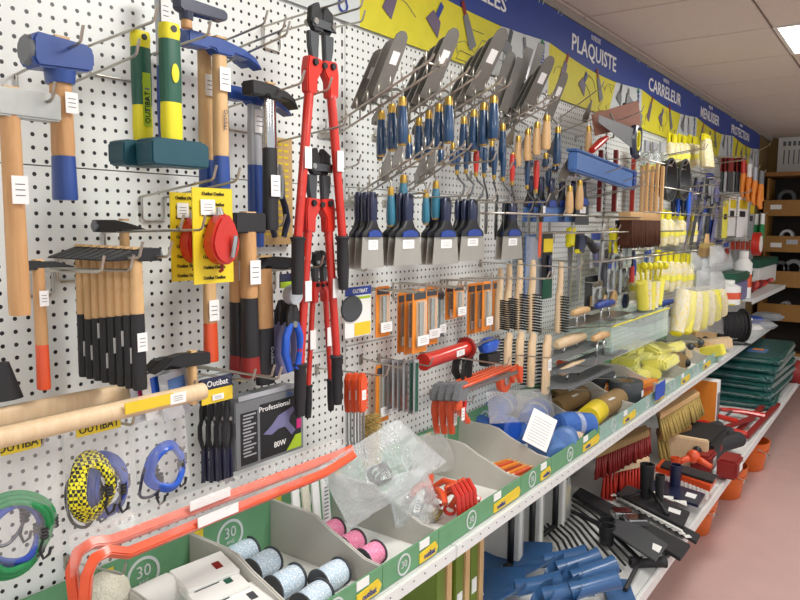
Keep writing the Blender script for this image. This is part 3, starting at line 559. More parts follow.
part(t, 'printed_text', lambda: [q := MB()]+[q.cbox((x1*(.19-.02*(k % 3)), -.0015, z1*(.78-.05*k)), (x1*(.17-.03*(k % 3)), .001, .0035)) for k in range(13)] and q, 'silver')
text(t, 'Professional', 'paper', .018, (x1*.55, -.0015, z1*.80), sx=1.2); text(t, '80W', 'paper', .02, (x1*.62, -.0015, z1*.2)); text(t, '2in1', 'trayblue', .02, (x1*.80, -.0015, z1*.93))
g = part(t, 'printed_gun', MB().prism([(x1*.38, z1*.42), (x1*.5, z1*.52), (x1*.6, z1*.64), (x1*.82, z1*.72), (x1*.84, z1*.66), (x1*.78, z1*.58), (x1*.76, z1*.5), (x1*.86, z1*.34), (x1*.8, z1*.28), (x1*.7, z1*.44), (x1*.6, z1*.44), (x1*.5, z1*.38)], 'y', -.002, -.001), 'gun')
part(t, 'magenta_flash', MB().box(x1*.88, x1*.95, -.002, -.001, z1*.35, z1*.5), 'magenta'); part(t, 'lime_flash', MB().prism([(x1*.72, z1*.05), (x1*.95, z1*.05), (x1*.95, z1*.26), (x1*.86, z1*.26)], 'y', -.002, -.001), 'lime')
part(t, 'flap', MB().box(x1*.05, x1*.95, .0, .001, z1, z1+.012), 'silver')
# --- red mason clamps in film
def clampbar(desc, pts, o, labs):
    P_ = [A(u, v, o) for u, v in pts]; c = P_[0]; t = thing('mason_clamp', desc, 'clamp', c)
    s = S(6.5, A(180, 500, o))
    q = [p-c for p in P_]
    b = MB().tube(q, [s*1.05]*len(q), 4); part(t, 'bar', b, 'redorange', bev=.0025)
    for (u, v) in labs: p = A(u, v, o)-c; part(t, 'paper_label', MB().cbox((0, 0, 0), (.10, .002, .02)), 'paper', loc=(p.x, -s*1.12, p.z), rot=(0, 0, 0))
clampbar('long orange bent mason clamp bar, rear of the pair', [(352, 449), (330, 458), (205, 505), (112, 541), (92, 543), (78, 552), (72, 570), (76, 606)], .25, [(206, 497)])
clampbar('long orange bent mason clamp bar, front of the pair', [(354, 455), (325, 473), (215, 517), (128, 553), (108, 551), (94, 559), (87, 575), (84, 612)], .285, [(214, 513)])
bag('clear_bag', 'thin clear film sleeve around the orange clamp bars', [(70, 535), (345, 436), (345, 466), (70, 578)], .265, 'thinfilm', .03, 11, nx=30, nz=4)
hook(66, 560, 121, 574, 'wire hook under the bend of the orange clamps'); hook(300, 480, 325, 489, 'wire hook under the far end of the orange clamps')
# ================================================================== TROWELS, KNIVES, PACKS
def rack(desc, u0, v0, u1, v1, n=6, w_=.05, X=None):
    p = A(u0, v0, 0); q = AX(u1, v1, p.x)
    if X: p = AX(u0, v0, X); q = AX(u1, v1, X); d = q-p; p = p-d*(p.y/d.y)
    e = q-p; t = thing('pin_rack', desc, 'rack', p)
    for k in (0, 1):
        part(t, 'arm', MB().tube([(k*w_, 0, 0), (k*w_, e.y, e.z), (k*w_, e.y-.01, e.z+.014)], .0032, 6), 'wire')
        part(t, 'pins', lambda: [b := MB()]+[b.tube([(0, e.y*(i+.6)/n, e.z*(i+.6)/n), (0, e.y*(i+.6)/n, e.z*(i+.6)/n+.032)], .0026, 5) for i in range(n)] and b, 'wire', loc=(k*w_, 0, 0))
    part(t, 'cross_bar', MB().tube([(0, e.y*.97, e.z*.97), (w_, e.y*.97, e.z*.97)], .003, 6), 'wire'); part(t, 'back_plate', MB().cbox((w_/2, -.004, 0), (w_+.02, .006, .02)), 'wire')
def trowel(desc, uh, v0, v1, hw, ub, vb, ut, vt, bw, o, hm, lb=False, shape='rect', group=None):
    c = A(uh, v0, o); zb = A(uh, v1, o).z-c.z; r = (A(uh+hw/2, v0, o).x-A(uh-hw/2, v0, o).x)/2; r = min(r, S(hw*.52, c))
    B_, T_ = AX(ub, vb, c.x)-c, AX(ut, vt, c.x)-c; t = thing('trowel', desc, 'trowel', c, group=group)
    part(t, 'handle', MB().lathe([(0, zb), (r*.75, zb+.001), (r*.98, zb+.010), (r*1.02, zb*.72), (r*.9, zb*.4), (r*.72, -.024), (r*.7, -.022)], n=14), hm)
    part(t, 'ferrule', MB().lathe([(r*.72, -.026), (r*.74, -.012), (r*.6, 0), (0, 0)], n=12), 'brass')
    if hm != 'beech': part(t, 'end_cap', MB().lathe([(0, zb-.003), (r*.7, zb-.002), (r*.9, zb+.008), (r*.9, zb+.009)], n=12), 'brass')
    part(t, 'tang', MB().tube([(0, 0, -.01), (0, 0, .012), (0, B_.y*.25, .022), (0, B_.y*.9, B_.z+.008), (0, B_.y, B_.z+.02)], [.0035, .0035, .0038, .0045, .004], 8), 'steel')
    d = (T_-B_); L = d.length; w_ = (A(ub+bw/2, vb, o).x-A(ub-bw/2, vb, o).x)/2
    out = [(-w_, -.01), (w_, -.01), (w_*.92, L*.82), (w_*.75, L*.93), (w_*.4, L*.985), (0, L), (-w_*.4, L*.985), (-w_*.75, L*.93), (-w_*.92, L*.82)] if shape == 'rect' else [(-w_*.6, 0), (w_*.6, 0), (w_, L*.25), (w_*.1, L), (-w_*.1, L), (-w_, L*.25)]
    an = math.atan2(-d.y, d.z); bl = part(t, 'blade', MB().prism(out, 'y', -.0012, .0012), 'blade', loc=B_, rot=(an, 0, 0))
    if lb: part(bl, 'price_label', MB().cbox((0, -.002, L*.58), (w_*.95, .001, L*.2)), 'paper')
def fan(n, base, step, mk):
    for k in range(n): mk(k, [b+step[i]*k for i, b in enumerate(base)])
G4 = ['rear', 'third from the front', 'second from the front', 'frontmost']
def tgroup(desc, n, hx, h0, h1, dh, bl, db, o0, do, hm, hw, bw, lbl=True):
    for k in range(n):
        j = n-1-k
        nm = ORD[j] if j < n-1 else 'rearmost'
        trowel(f'plastering trowel {desc}, {nm}', hx-dh*j, h0+7*j, h1+5.5*j, hw-.6*j, bl[0]-db*j, bl[1]+6*j, bl[2]-db*1.0*j, bl[3]+9*j, bw, o0-do*j, hm, lb=(k == n-1 or (k == 0)) and lbl)
rack('pin rack tilted up, leftmost, holding blue handled plastering trowels', 361, 107, 431, 60, 10, .06, 1.50)
rack('pin rack tilted up, second from left, with blue handled plastering trowels', 410, 112, 467, 72, 9, .06, 1.745); rack('pin rack tilted up, third from left, with blue handled plastering trowels', 455, 110, 500, 82, 8, .06, 2.01)
rack('pin rack tilted up holding the wooden handled trowels', 502, 126, 550, 97, 8, .06, 2.41); rack('pin rack tilted up behind the wooden handled trowels', 500, 110, 527, 92, 4)
tgroup('with blue handle in the leftmost rack', 3, 402.5, 97, 145, 10.5, (381, 94, 404, 31), 11, .25, .045, 'handleblue', 11, 15)
tgroup('with blue handle in the second rack', 4, 449, 97, 143, 10, (428, 96, 456, 28), 9, .25, .04, 'handleblue', 11, 15)
tgroup('with blue handle in the third rack', 4, 494, 96, 140, 10, (474, 94, 505, 28), 9, .25, .04, 'handleblue', 11, 15)
tgroup('with bare wooden handle in the fourth rack', 4, 547, 115, 150, 9.5, (528, 108, 552, 56), 8, .24, .04, 'beech', 9, 12)
trowel('small plastering trowel with blue handle beside the wooden handled ones', 558, 127, 165, 8, 548, 118, 566, 72, 9, .2, 'handleblue', True); trowel('plastering trowel with bright blue handle between third and fourth racks', 503, 124, 162, 8, 492, 112, 513, 52, 12, .15, 'handleblue', False)
for k, (u, vt, ut, vb) in enumerate([(520, 48, 0, 108), (532, 44, 0, 104), (511, 58, 0, 112)]):
    X = A(u-8, vb, .12).x; p, q = AX(u-8, vb, X), AX(u+10, vt, X); d = q-p; w_ = .035
    t = thing('plastering_trowel', 'dark plastering trowel with hidden handle behind the fourth rack, '+LR[k], 'trowel', p); part(t, 'blade', MB().prism([(-w_, 0), (w_, 0), (w_*.8, d.length), (-w_*.8, d.length)], 'y', -.001, .001), 'blade', rot=(math.atan2(-d.y, d.z), 0, 0)); part(t, 'tang', MB().tube([(0, 0, 0), (0, -.03, -.02)], .004), 'steel')
# second row: pointing trowels with turquoise handles over the putty knives
for u, v0, v1, hw, m_, d in [(391, 187, 226, 9, 'turq', 'turquoise handled pointing trowel over the putty knives, leftmost'), (403.5, 175, 217, 10, 'turq', 'turquoise handled pointing trowel over the putty knives, tallest'), (426, 190, 224, 8, 'turq', 'turquoise handled pointing trowel over the putty knives, third from left'), (436, 181, 219, 9, 'turq', 'turquoise handled pointing trowel over the putty knives, rightmost')]:
    trowel(d, u, v0, v1, hw, u-8, v0-6, u-1, v0-38, 11, .16, m_, shape='leaf')
rack('lower pin rack above the leftmost turquoise handled trowels', 377, 181, 430, 146, 8, .04, 1.60); rack('lower pin rack above the rightmost turquoise handled trowels', 412, 183, 462, 147, 8, .04, 1.80)
for k, (u, v0, v1) in enumerate([(380, 128, 160), (409, 132, 160), (420, 138, 162), (431, 134, 163), (441, 139, 164), (453, 140, 166), (468, 138, 164), (480, 132, 160), (492, 137, 167), (503, 143, 166), (513, 150, 168), (530, 152, 168), (546, 150, 168), (555, 160, 172)]):
    trowel('small gauging trowel with blue handle in the lower tier, '+(LR+['second from right', 'rightmost'])[k], u, v0+3, v1, 7, u-6, v0-3, u+2, v0-26, 8, .12, 'handleblue', shape='leaf')
def margin(desc, u, v0, v1, vb, o, hm, bow, tip='steel'):
    c = A(u, v1, o); z = lambda v: A(u, v, o).z-c.z; r = S(3.1, c); t = thing('margin_trowel', desc, 'trowel', c)
    part(t, 'handle', MB().lathe([(0, z(v0)), (r*.8, z(v0)-.002), (r*1.05, z(v0)*.7), (r*.8, z(v0)*.2), (r*.62, 0)], n=12), hm); part(t, 'ferrule', MB().lathe([(r*.66, .004), (r*.62, -.012), (0, -.014)], n=10), 'brass')
    zt = z(v1+26); part(t, 'tang', MB().tube([(0, 0, -.01), (bow*.3, -.004, zt*.3), (bow, -.02, zt*.55), (bow*.3, -.02, zt*.9), (0, -.012, zt)], [.0032, .0035, .0035, .004, .004], 7), 'darkgrey')
    part(t, 'blade', MB().prism([(-.009, zt), (.009, zt), (.012, z(vb)*.7+zt*.3), (.008, z(vb)), (-.008, z(vb)), (-.012, z(vb)*.7+zt*.3)], 'y', -.013, -.011), tip)
for k, (u, v0, v1, vb, m_, bw) in enumerate([(457, 148, 171, 232, 'handleblue', .02), (466, 146, 170, 230, 'handleblue', .02), (476, 150, 173, 236, 'red', .022), (484, 147, 174, 234, 'handleblue', -.02), (494, 150, 176, 240, 'handleblue', -.02), (503, 152, 178, 238, 'handleblue', .02), (512, 154, 182, 245, 'red', -.024), (527, 158, 186, 236, 'handleblue', .02), (536, 160, 190, 240, 'red', .02), (548, 168, 188, 232, 'handleblue', .016)]):
    margin(('red' if m_ == 'red' else 'dark blue')+' handled narrow margin trowel hung blade down, '+LR[k]+' of the row', u, v0, v1, vb, .12+.02*(k % 3), m_, bw)
for a_, d in [((398, 168, 491, 161), 'long wire arm through the margin trowels, left one'), ((470, 174, 508, 170), 'long wire arm through the margin trowels, middle one'), ((500, 176, 545, 171), 'long wire arm through the margin trowels, right one'), ((366, 197, 425, 193), 'wire arm through the leftmost putty knives'), ((388, 199, 465, 196), 'wire arm through the second group of putty knives'), ((425, 200, 492, 200), 'wire arm through the third group of putty knives'), ((450, 203, 545, 202), 'wire arm through the fourth group of putty knives'), ((502, 218, 562, 215), 'wire arm through the orange chisel'), ((505, 235, 570, 232), 'wire arm above the packed blades')]: hook(*a_, d)
def putty(desc, u0, u1, vb0, vb1, vh, o, lbl, hu=None, bm='bladelight'):
    uc = (u0+u1)/2; c = A(uc, vb0, o); z = lambda v: A(uc, v, o).z-c.z; w0 = (A(u1, vb0, o).x-A(u0, vb0, o).x)/2
    t = thing('putty_knife', desc, 'putty knife', c)
    bl = part(t, 'blade', MB().prism([(-w0*.86, 0), (w0*.86, 0), (w0, z(vb1)), (-w0, z(vb1))], 'y', -.001, .001), bm)
    part(t, 'shoulder', MB().loft([(0, 0, 0, w0*.9, .006), (z(vb0-5)*.8, 0, 0, w0*.84, .008), (z(vb0-10), 0, 0, w0*.42, .010), (z(vb0-17), 0, 0, w0*.22, .010)], 14, 2.6), 'black')
    part(t, 'blue_inset', MB().prism([(-w0*.55, .001), (w0*.55, .001), (w0*.5, z(vb0-5)), (w0*.15, z(vb0-7)), (-w0*.15, z(vb0-7)), (-w0*.5, z(vb0-5))], 'y', -.0105, -.007), 'bannerblue')
    hw = w0*.27; part(t, 'handle', MB().loft([(z(vb0-15), 0, 0, w0*.24, .010), (z(vh)*.6, 0, 0, hw*1.05, .012), (z(vh)*.9, 0, 0, hw*1.0, .011), (z(vh), 0, 0, hw*.6, .008)], 14, 2.4), 'navy')
    part(t, 'hanging_hole', MB().cyl(hw*.35, -.0125, -.0118, (0, 0, z(vh)*.92), 'y', 10), 'black')
    if lbl: lab(bl, 0, -.002, z(vb1)*.25, w0*.8, abs(z(vb1))*.32)
for gi, (u0, u1, a, b, vh, nm) in enumerate([(361, 384, 237, 268, 192, 'leftmost fan'), (394, 422, 237, 265, 193, 'second and widest fan'), (433, 459, 237, 264, 197, 'third fan'), (460, 485, 236, 260, 199, 'fourth fan'), (502, 523, 236, 259, 201, 'fan under the margin trowels')]):
    n = 3 if gi < 4 else 2
    for k in range(n):
        j = n-1-k; putty('putty knife with navy handle, '+ORD[j]+' of the '+nm, u0-6.5*j, u1-7.5*j, a, b, vh, .19-.03*j, j == 0)
def chisel(name, desc, cat, u, v0, v1, w, o, m1, m2, vm=None):
    c = A(u, v0, o); z = lambda v: A(u, v, o).z-c.z; r = S(w/2, c); t = thing(name, desc, cat, c); vm = vm or v0+(v1-v0)*.45
    part(t, 'handle', MB().loft([(z(vm), 0, 0, r*.9, r*.7), (z(v0)*.5+z(vm)*.5, 0, 0, r*1.1, r*.9), (0, 0, 0, r*.7, r*.6)], 12), m1); part(t, 'blade', MB().loft([(z(v1), 0, 0, r*.95, .0012), (z(v1)*.9+z(vm)*.1, 0, 0, r*.9, r*.3), (z(vm), 0, 0, r*.5, r*.45)], 10, 3), m2)
    lab(t, 0, -r*1.1, z(vm)*.35, r*1.6, r*3); return t
chisel('cold_chisel', 'orange steel cold chisel hung upright beside the packed blades', 'chisel', 541, 205, 257, 6.5, .16, 'black', 'redorange', 222)
# ------------------------------------------------------------------ orange packs
def pack(desc, u0, u1, v0, v1, o, m_='orange', lb=True, name='blister_pack', cat='package', back='darkgrey'):
    c = A(u0, v0, o); w_ = A(u1, v0, o).x-c.x; h = z1 = A(u0, v1, o).z-c.z; t = thing(name, desc, cat, c)
    part(t, 'card', MB().prism([(0, h), (w_, h), (w_, -.004), (w_*.85, 0), (w_*.15, 0), (0, -.004)], 'y', 0, .002), m_)
    part(t, 'printed_header', MB().box(w_*.08, w_*.92, -.001, 0, h*.16, h*.05), back)
    part(t, 'tool', MB().loft([(h*.86, w_/2, -.006, w_*.12, .004), (h*.2, w_/2, -.006, w_*.14, .004)], 8), 'steel')
    part(t, 'blister', MB().box(w_*.2, w_*.8, -.013, -.0005, h*.9, h*.18), 'acrylic', bev=.003)
    if lb: lab(t, w_/2, -.0145, h*.8, w_*.8, min(w_*.8, .03))
for k, (u0, u1, v0, v1, o, m_) in enumerate([(376, 390, 287, 338, .10, 'orange'), (398, 409, 293, 353, .08, 'orange'), (405, 418, 291, 355, .12, 'orange'), (413, 427, 290, 354, .16, 'orange'), (425, 438, 287, 346, .10, 'orange'), (436, 444, 292, 338, .06, 'grey'), (446, 456, 287, 320, .07, 'orange'), (454, 464, 286, 318, .11, 'orange'), (468, 478, 284, 335, .08, 'orange'), (476, 486, 283, 333, .12, 'orange'), (483, 491, 282, 331, .15, 'orange'), (493, 503, 281, 331, .08, 'orange')]):
    pack(('orange' if m_ == 'orange' else 'grey')+' carded drill accessory in clear blister, '+LR[k]+' of the hanging row', u0, u1, v0, v1, o, m_)
c = A(345, 288, .1); t = thing('disc_pack', 'blue and white card with a round grey disc beside the bolt cutters', 'package', c); w_ = A(371, 288, .1).x-c.x; h = A(345, 339, .1).z-c.z
part(t, 'card', MB().box(0, w_, 0, .002, h, 0), 'white'); part(t, 'blue_header', MB().box(0, w_, -.001, 0, h*.17, 0), 'bannerblue'); part(t, 'disc', MB().prism([(w_*.22+w_*.4*math.cos(a), h*.42+abs(h)*.26*math.sin(a)) for a in [2*PI*i/24 for i in range(24)]], 'y', -.006, 0), 'darkgrey', bev=.002)
part(t, 'yellow_panel', MB().box(w_*.35, w_*.97, -.001, 0, h*.98, h*.72), 'labelyellow'); text(t, 'OUTIBAT', 'paper', .016, (w_*.55, -.002, h*.09)); part(t, 'lime_stripe', MB().box(w_*.1, w_*.97, -.001, 0, h*.25, h*.2), 'lime')
for a_, d in [((352, 288, 415, 293), 'wire hook over the disc card and orange packs'), ((392, 283, 455, 288), 'wire hook over the central orange packs'), ((400, 290, 432, 291), 'short wire hook over the tallest orange packs'), ((440, 280, 482, 281), 'wire hook over the short orange packs'), ((460, 278, 545, 279), 'wire hook over the right hand orange packs'), ((480, 262, 578, 268), 'wire hook through the upper row of wire brushes'), ((330, 262, 364, 271), 'wire hook right of the nested bolt cutters'), ((480, 352, 548, 358), 'wire hook through the lower row of wire brushes'), ((316, 368, 384, 376), 'long wire hook with the red combs'), ((360, 358, 400, 368), 'wire hook above the steel blade packs'), ((378, 357, 428, 366), 'wire hook right of the steel blade packs'), ((420, 352, 505, 365), 'long wire arm passing under the red sealant gun'), ((430, 392, 470, 402), 'wire hook under the orange clamps')]:
    hook(*a_, d, dx=.04 if 'orange packs' in d else 0)
for k in range(7):
    u = 385+5.3*k; o = .05+.02*k; c = A(u, 360, o); t = thing('hacksaw_blade_pack', 'narrow steel blade in a sleeve under the orange packs, '+LR[k], 'blade', c); h = A(u, 408+k, o).z-c.z
    part(t, 'sleeve', MB().box(-.011, .011, 0, .003, h, 0), 'silver' if k % 2 == 0 else 'grey'); part(t, 'blade', MB().box(-.007, .007, -.002, 0, h*.95, h*.05), 'steel' if k < 5 else 'green'); part(t, 'hanging_hole', MB().cyl(.003, -.003, -.0021, (0, 0, h*.08), 'y', 8), 'black')
pack('orange carded accessory low behind the red combs', 376, 389, 366, 424, .04)
# red comb handled wire tools + tan brush
for k in range(3):
    u, o = 349+6.5*k, .16+.03*k; c = A(u, 373, o); z = lambda v: A(u, v, o).z-c.z; h = z(412); t = thing('wire_tool', 'red slotted handle tool with twin steel rods, '+LR[k], 'wire brush', c)
    part(t, 'handle', MB().prism([(-.012, h), (.012, h), (.016, h*.7), (.016, h*.15), (.008, 0), (-.008, 0), (-.016, h*.15), (-.016, h*.7)], 'y', -.007, .007), 'redorange', bev=.003)
    part(t, 'teeth', lambda: [q := MB()]+[q.cbox((.018, 0, h*(.2+.09*i)), (.008, .008, .004)) for i in range(9)] and q, 'redorange'); lab(t, -.001, -.008, h*.55, .016, .026)
    for s in (-1, 1): part(t, 'rod', MB().tube([(s*.007, 0, h*.95), (s*.007, 0, z(440)), (s*.006, -.012, z(458))], .0032, 8), 'steel')
c = A(366, 415, .10); t = thing('scrub_brush', 'tan bristle brush hanging behind the red slotted tools', 'brush', c); h = A(366, 463, .10).z-c.z
part(t, 'back', MB().box(-.012, .012, -.005, .008, h, 0), 'beech', bev=.002)
part(t, 'bristles', lambda: [q := MB()]+[q.tube([(.005*i-.025, -.004-.004*(j % 2), h*j/26), (.008*i-.04+R_.uniform(-.004, .004), -.03, h*j/26+R_.uniform(-.004, .004))], .0012, 4) for i in range(11) for j in range(27)] and q, 'bristletan')
# sealant gun
p, q = A(424, 362, .16), AX(472, 344, A(424, 362, .16).x+.42); p = A(424, 362, .14); q = A(466, 348, .14); L = q.x-p.x; dz = q.z-p.z
t = thing('sealant_gun', 'red open barrel sealant gun lying on the hooks', 'sealant gun', p, (0, -math.atan2(dz, L), 0))
L = math.hypot(L, dz); part(t, 'barrel', MB().tube([(0, 0, 0), (L, 0, 0)], .025, 16), 'red'); part(t, 'end_ring', MB().lathe([(.014, L-.004), (.038, L-.004), (.038, L+.008), (.014, L+.008), (.014, L-.004)], ax='x'), 'darkred'); part(t, 'front_ring', MB().lathe([(.01, -.004), (.028, -.004), (.028, .006), (.01, .006), (.01, -.004)], ax='x'), 'red')
part(t, 'grip', MB().tube([(L+.02, 0, 0), (L+.03, 0, -.03), (L+.02, 0, -.11)], [.012, .012, .011], 8), 'black'); part(t, 'trigger', MB().tube([(L+.012, 0, -.015), (L-.02, 0, -.06), (L-.02, 0, -.11)], .006, 8), 'black'); part(t, 'rod', MB().tube([(L, 0, 0), (L+.24, 0, .0), (L+.25, 0, -.015)], .004, 6), 'steel'); lab(t, L*.7, -.026, 0, .05, .02)
# orange clamps
for k in range(4):
    u, o = 437+7.5*k, .12+.045*k; c = A(u, 393, o); z = lambda v: A(u, v, o).z-c.z; t = thing('quick_clamp', 'orange handled bar clamp hanging sideways, '+ORD[3-k], 'clamp', c)
    L = .42; part(t, 'bar', MB().box(-.02, L, -.004, .004, -.006, .006), 'steel'); part(t, 'orange_rail', MB().tube([(0, -.012, .02), (L*.9, -.012, .03)], .005, 7), 'redorange')
    part(t, 'jaw_body', MB().prism([(-.03, -.02), (.02, -.03), (.05, .01), (.03, .035), (-.01, .03)], 'y', -.012, .012), 'grey', bev=.003); part(t, 'fixed_jaw', MB().prism([(L-.02, -.02), (L, -.045), (L+.015, -.045), (L+.015, .015), (L-.015, .02)], 'y', -.008, .008), 'redorange', bev=.003)
    hd = z(433 if k < 3 else 425); part(t, 'handle', MB().tube([(-.005, 0, -.02), (-.01, 0, hd*.4), (.004+(.05 if k == 3 else 0), 0, hd)], [.013, .015, .011], 9), 'redorange'); part(t, 'trigger', MB().tube([(.02, 0, -.02), (.035, 0, hd*.35), (.03, 0, hd*.6)], [.009, .008, .006], 8), 'red'); lab(t, -.004, -.017, hd*.62, .018, .04)
c = A(504, 380, .2); t = thing('ratchet_ring', 'round chrome ratchet wheel ringed in red at the clamps end', 'clamp', c); part(t, 'ring', MB().lathe([(.02, -.01), (.045, -.01), (.045, .01), (.02, .01), (.02, -.01)], ax='y'), 'redorange'); part(t, 'wheel', MB().lathe([(0, -.016), (.018, -.014), (.02, .01), (0, .01)], ax='y'), 'chrome')
pliers('black slip-joint pliers hung under the red sealant gun', 461, 338, 356, 378, 12, .08, 'black', 'black', .3)
c = A(478, 346, .12); t = thing('blue_plane', 'small blue and black tool between sealant gun and wire brushes', 'tool', c); part(t, 'blue_body', MB().loft([(-.03, .08, 0, .05, .02), (.0, .08, 0, .07, .025), (.02, .08, 0, .03, .015)], 12, 3), 'brightblue'); part(t, 'black_base', MB().cbox((.09, 0, -.06), (.10, .04, .045)), 'black', bev=.004); part(t, 'rod', MB().tube([(-.05, 0, 0), (.16, 0, .015)], .005), 'steel')
# ------------------------------------------------------------------ wire brushes
def wirebrush(desc, u, v0, v1, w, o, hv, bside=1, bl=.028, lb=False):
    c = A(u, v0, o); z = lambda v: A(u, v, o).z-c.z; r = S(w/2, c)*1.25; h = z(v1); t = thing('wire_brush', desc, 'wire brush', c); zb = z(hv); bend = .012
    part(t, 'wooden_back', MB().loft([(h, 0, 0, r*.7, .012), (h*.97, 0, 0, r, .014), (zb, bend*.3, 0, r, .014), (zb*.6, bend, 0, r*.85, .012), (zb*.2, bend, 0, r*.8, .011), (0, bend*.8, 0, r*.5, .008)], 12, 2.6), 'palewood')
    part(t, 'bristles', lambda: [q := MB()]+[q.tube([(r*.5*(j-1), -.010*bside, h*.96+(zb-h*.96)*i/13), (r*.6*(j-1), -(.012+bl)*bside, h*.96+(zb-h*.96)*i/13-.004)], [.0024, .0016], 4) for i in range(14) for j in range(3)] and q, 'bristleblack')
    if lb: lab(t, 0, -.0155, h*.5, r*1.3, .045)
for k, (u, v0, v1, hv) in enumerate([(499, 268, 330, 300), (508, 264, 329, 298), (519, 260, 330, 294), (532, 260, 332, 294), (560, 262, 332, 296)]):
    wirebrush('wooden backed black wire brush in the upper row, '+LR[k], u, v0, v1, 6.5 if k else 5, (.12, .1, .12, .15, .17)[k], hv, 1, .035)
for k, (u, v0, v1, hv) in enumerate([(508, 333, 380, 340), (520, 332, 382, 340), (532, 333, 386, 342), (547, 335, 393, 344)]):
    wirebrush('wooden backed black wire brush in the lower row, '+LR[k], u, v0, v1, 8 if k < 3 else 10, .13+.03*k, hv, -1, .03, lb=(k == 3))
hook(548, 262, 600, 261, 'wire hook through the rightmost upper wire brush')
# ================================================================== DISPLAY BINS ON THE MIDDLE SHELF
EB = [.53, .78, 1.02, 1.285, 1.535, 2.03, 2.27, 2.75, 3.22, 3.70, 4.20, 4.72, 5.10]
WHAT = ['at the left edge', 'under the orange clamps', 'of white packets', 'of pale blue twine', 'of pink twine', 'of red tools', 'of orange pencils', 'of blue cloth rolls', 'of the small scrubbing brush', 'of brown and yellow rolls', 'of grey rolls', 'of yellow sponges']
for i in range(12):
    a, b = EB[i], EB[i+1]; w_ = b-a
    t = thing('display_bin', 'green fronted cardboard display bin '+WHAT[i], 'bin', (a, -.01, ZSH+.001))
    part(t, 'floor_panel', MB().box(.002, w_-.002, -.378, 0, 0, .003), 'white')
    part(t, 'back_panel', MB().box(.002, w_-.002, -.004, 0, .003, .15), 'cardgreen')
    for s, x in ((0, .001), (1, w_-.005)): part(t, 'side_panel', lambda: MB().prism([(0, .003), (0, .14), (-.13, .14), (-.17, .135), (-.22, .11), (-.28, .088), (-.33, .068), (-.378, .064), (-.378, .003)], 'x', 0, .004), 'cardgrey', loc=(x, 0, 0), key='binside')
    fp = part(t, 'front_strip', MB().box(.001, w_-.001, -.384, -.379, .003, .066), 'cardgreen' if i < 7 else 'palegreen')
    if i < 11:
        part(t, 'brand_label', MB().prism([(w_*.62, .008), (w_-.02, .008), (w_-.008, .024), (w_-.02, .042), (w_*.62, .034)], 'y', -.3875, -.3845), 'labelyellow'); text(t, 'outibat', 'bannerblue', .022, (w_*.62+min(.045, w_*.18), -.3885, .021), sx=.85)
        part(t, 'price_label', MB().box(w_*.62, w_*.62+.045, -.387, -.3845, .044, .066), 'paper')
        for q in range(max(1, int(w_/.25))):
            xx = w_*.35 if q == 0 else .09; part(t, 'badge', MB().lathe([(.023, -.0015), (.028, -.0015), (.028, 0), (.023, 0), (.023, -.0015)], (xx, -.3845, .034), 'y', 20), 'bannerwhite'); text(t, '30', 'bannerwhite', .026, (xx, -.3855, .034))
    if i < 7:
        for q in range(2 if w_ > .3 else 1):
            xx = w_*(.4+.4*q) if w_ > .3 else w_*.45
            part(t, 'badge', MB().lathe([(.036, -.001), (.043, -.001), (.043, 0), (.036, 0), (.036, -.001)], (xx, -.0045, .09), 'y', 24), 'bannerwhite'); text(t, '30', 'bannerwhite', .04, (xx, -.0055, .098)); text(t, 'ANS', 'bannerwhite', .014, (xx, -.0055, .073))
        part(t, 'back_label', MB().box(.006, .035, -.006, -.0045, .02, .14), 'labelyellow'); text(t, 'outibat', 'bannerblue', .024, (.021, -.0065, .08), rot=(PI/2, -PI/2, 0), sx=.8)
def spool(desc, u, v, z, m_, r=.031, l=.062, rz=0, o=None):
    p = A(u, v, o) if o else AZ(u, v, z); t = thing('twine_spool', desc, 'spool', p, (0, 0, rz))
    part(t, 'winding', MB().lathe([(.01, -l/2), (r*.86, -l/2), (r*.92, -l*.3), (r*.92, l*.3), (r*.86, l/2), (.01, l/2)], ax='x', n=22), m_)
    for s in (-1, 1): part(t, 'flange', MB().lathe([(.008, s*l/2), (r, s*l/2), (r, s*(l/2+.004)), (.008, s*(l/2+.004))], ax='x', n=22), 'darkgrey')
LB = ['rearmost', 'second from the wall', 'third from the wall', 'front left', 'front right']
for k, (u, v) in enumerate([(240, 555), (262, 566), (285, 583), (312, 600), (330, 577)]): spool('pale blue and white twine spool, '+LB[k]+' in its bin', u, v, ZSH+.036, 'twine', rz=.1*(k % 2), r=.035, l=.075)
for k, (u, v) in enumerate([(330, 532), (350, 544), (370, 556)]): spool('pink twine spool, '+['rearmost', 'middle', 'frontmost'][k]+' of the three', u, v, ZSH+.035, 'pink', r=.032, l=.06)
p = A(107, 592, .10); solo('twine_ball', 'ball of natural cotton twine under the bent clamp ends', 'twine', MB().ball(.045, (0, 0, 0), 14, (1, 1, .92)), 'cotton', (p.x, p.y, max(p.z, ZSH+.045)))
p = A(150, 598, .12); solo('paper_roll', 'short white paper roll beside the cotton ball', 'roll', MB().lathe([(.012, -.05), (.034, -.05), (.034, .05), (.012, .05), (.012, -.05)], ax='x'), 'white', (p.x, p.y, max(p.z, ZSH+.04)))
for k, (u, v, o, d) in enumerate([(205, 573, .16, 'upper'), (215, 588, .20, 'middle'), (240, 604, .26, 'lower')]):
    p = A(u, v, o); t = thing('white_carton', f'flat white printed carton in the bin, {d} of three', 'carton', p, (.25, 0, -.12)); part(t, 'carton', MB().cbox((0, 0, 0), (.13, .08, .016)), 'white', bev=.002)
    part(t, 'printed_lines', MB().cbox((-.02, -.041, 0), (.06, .001, .003)), 'darkgrey'); part(t, 'printed_stripe', MB().cbox((.03, 0, .0085), (.018, .022, .001)), ['darkred', 'green', 'darkgrey'][k])
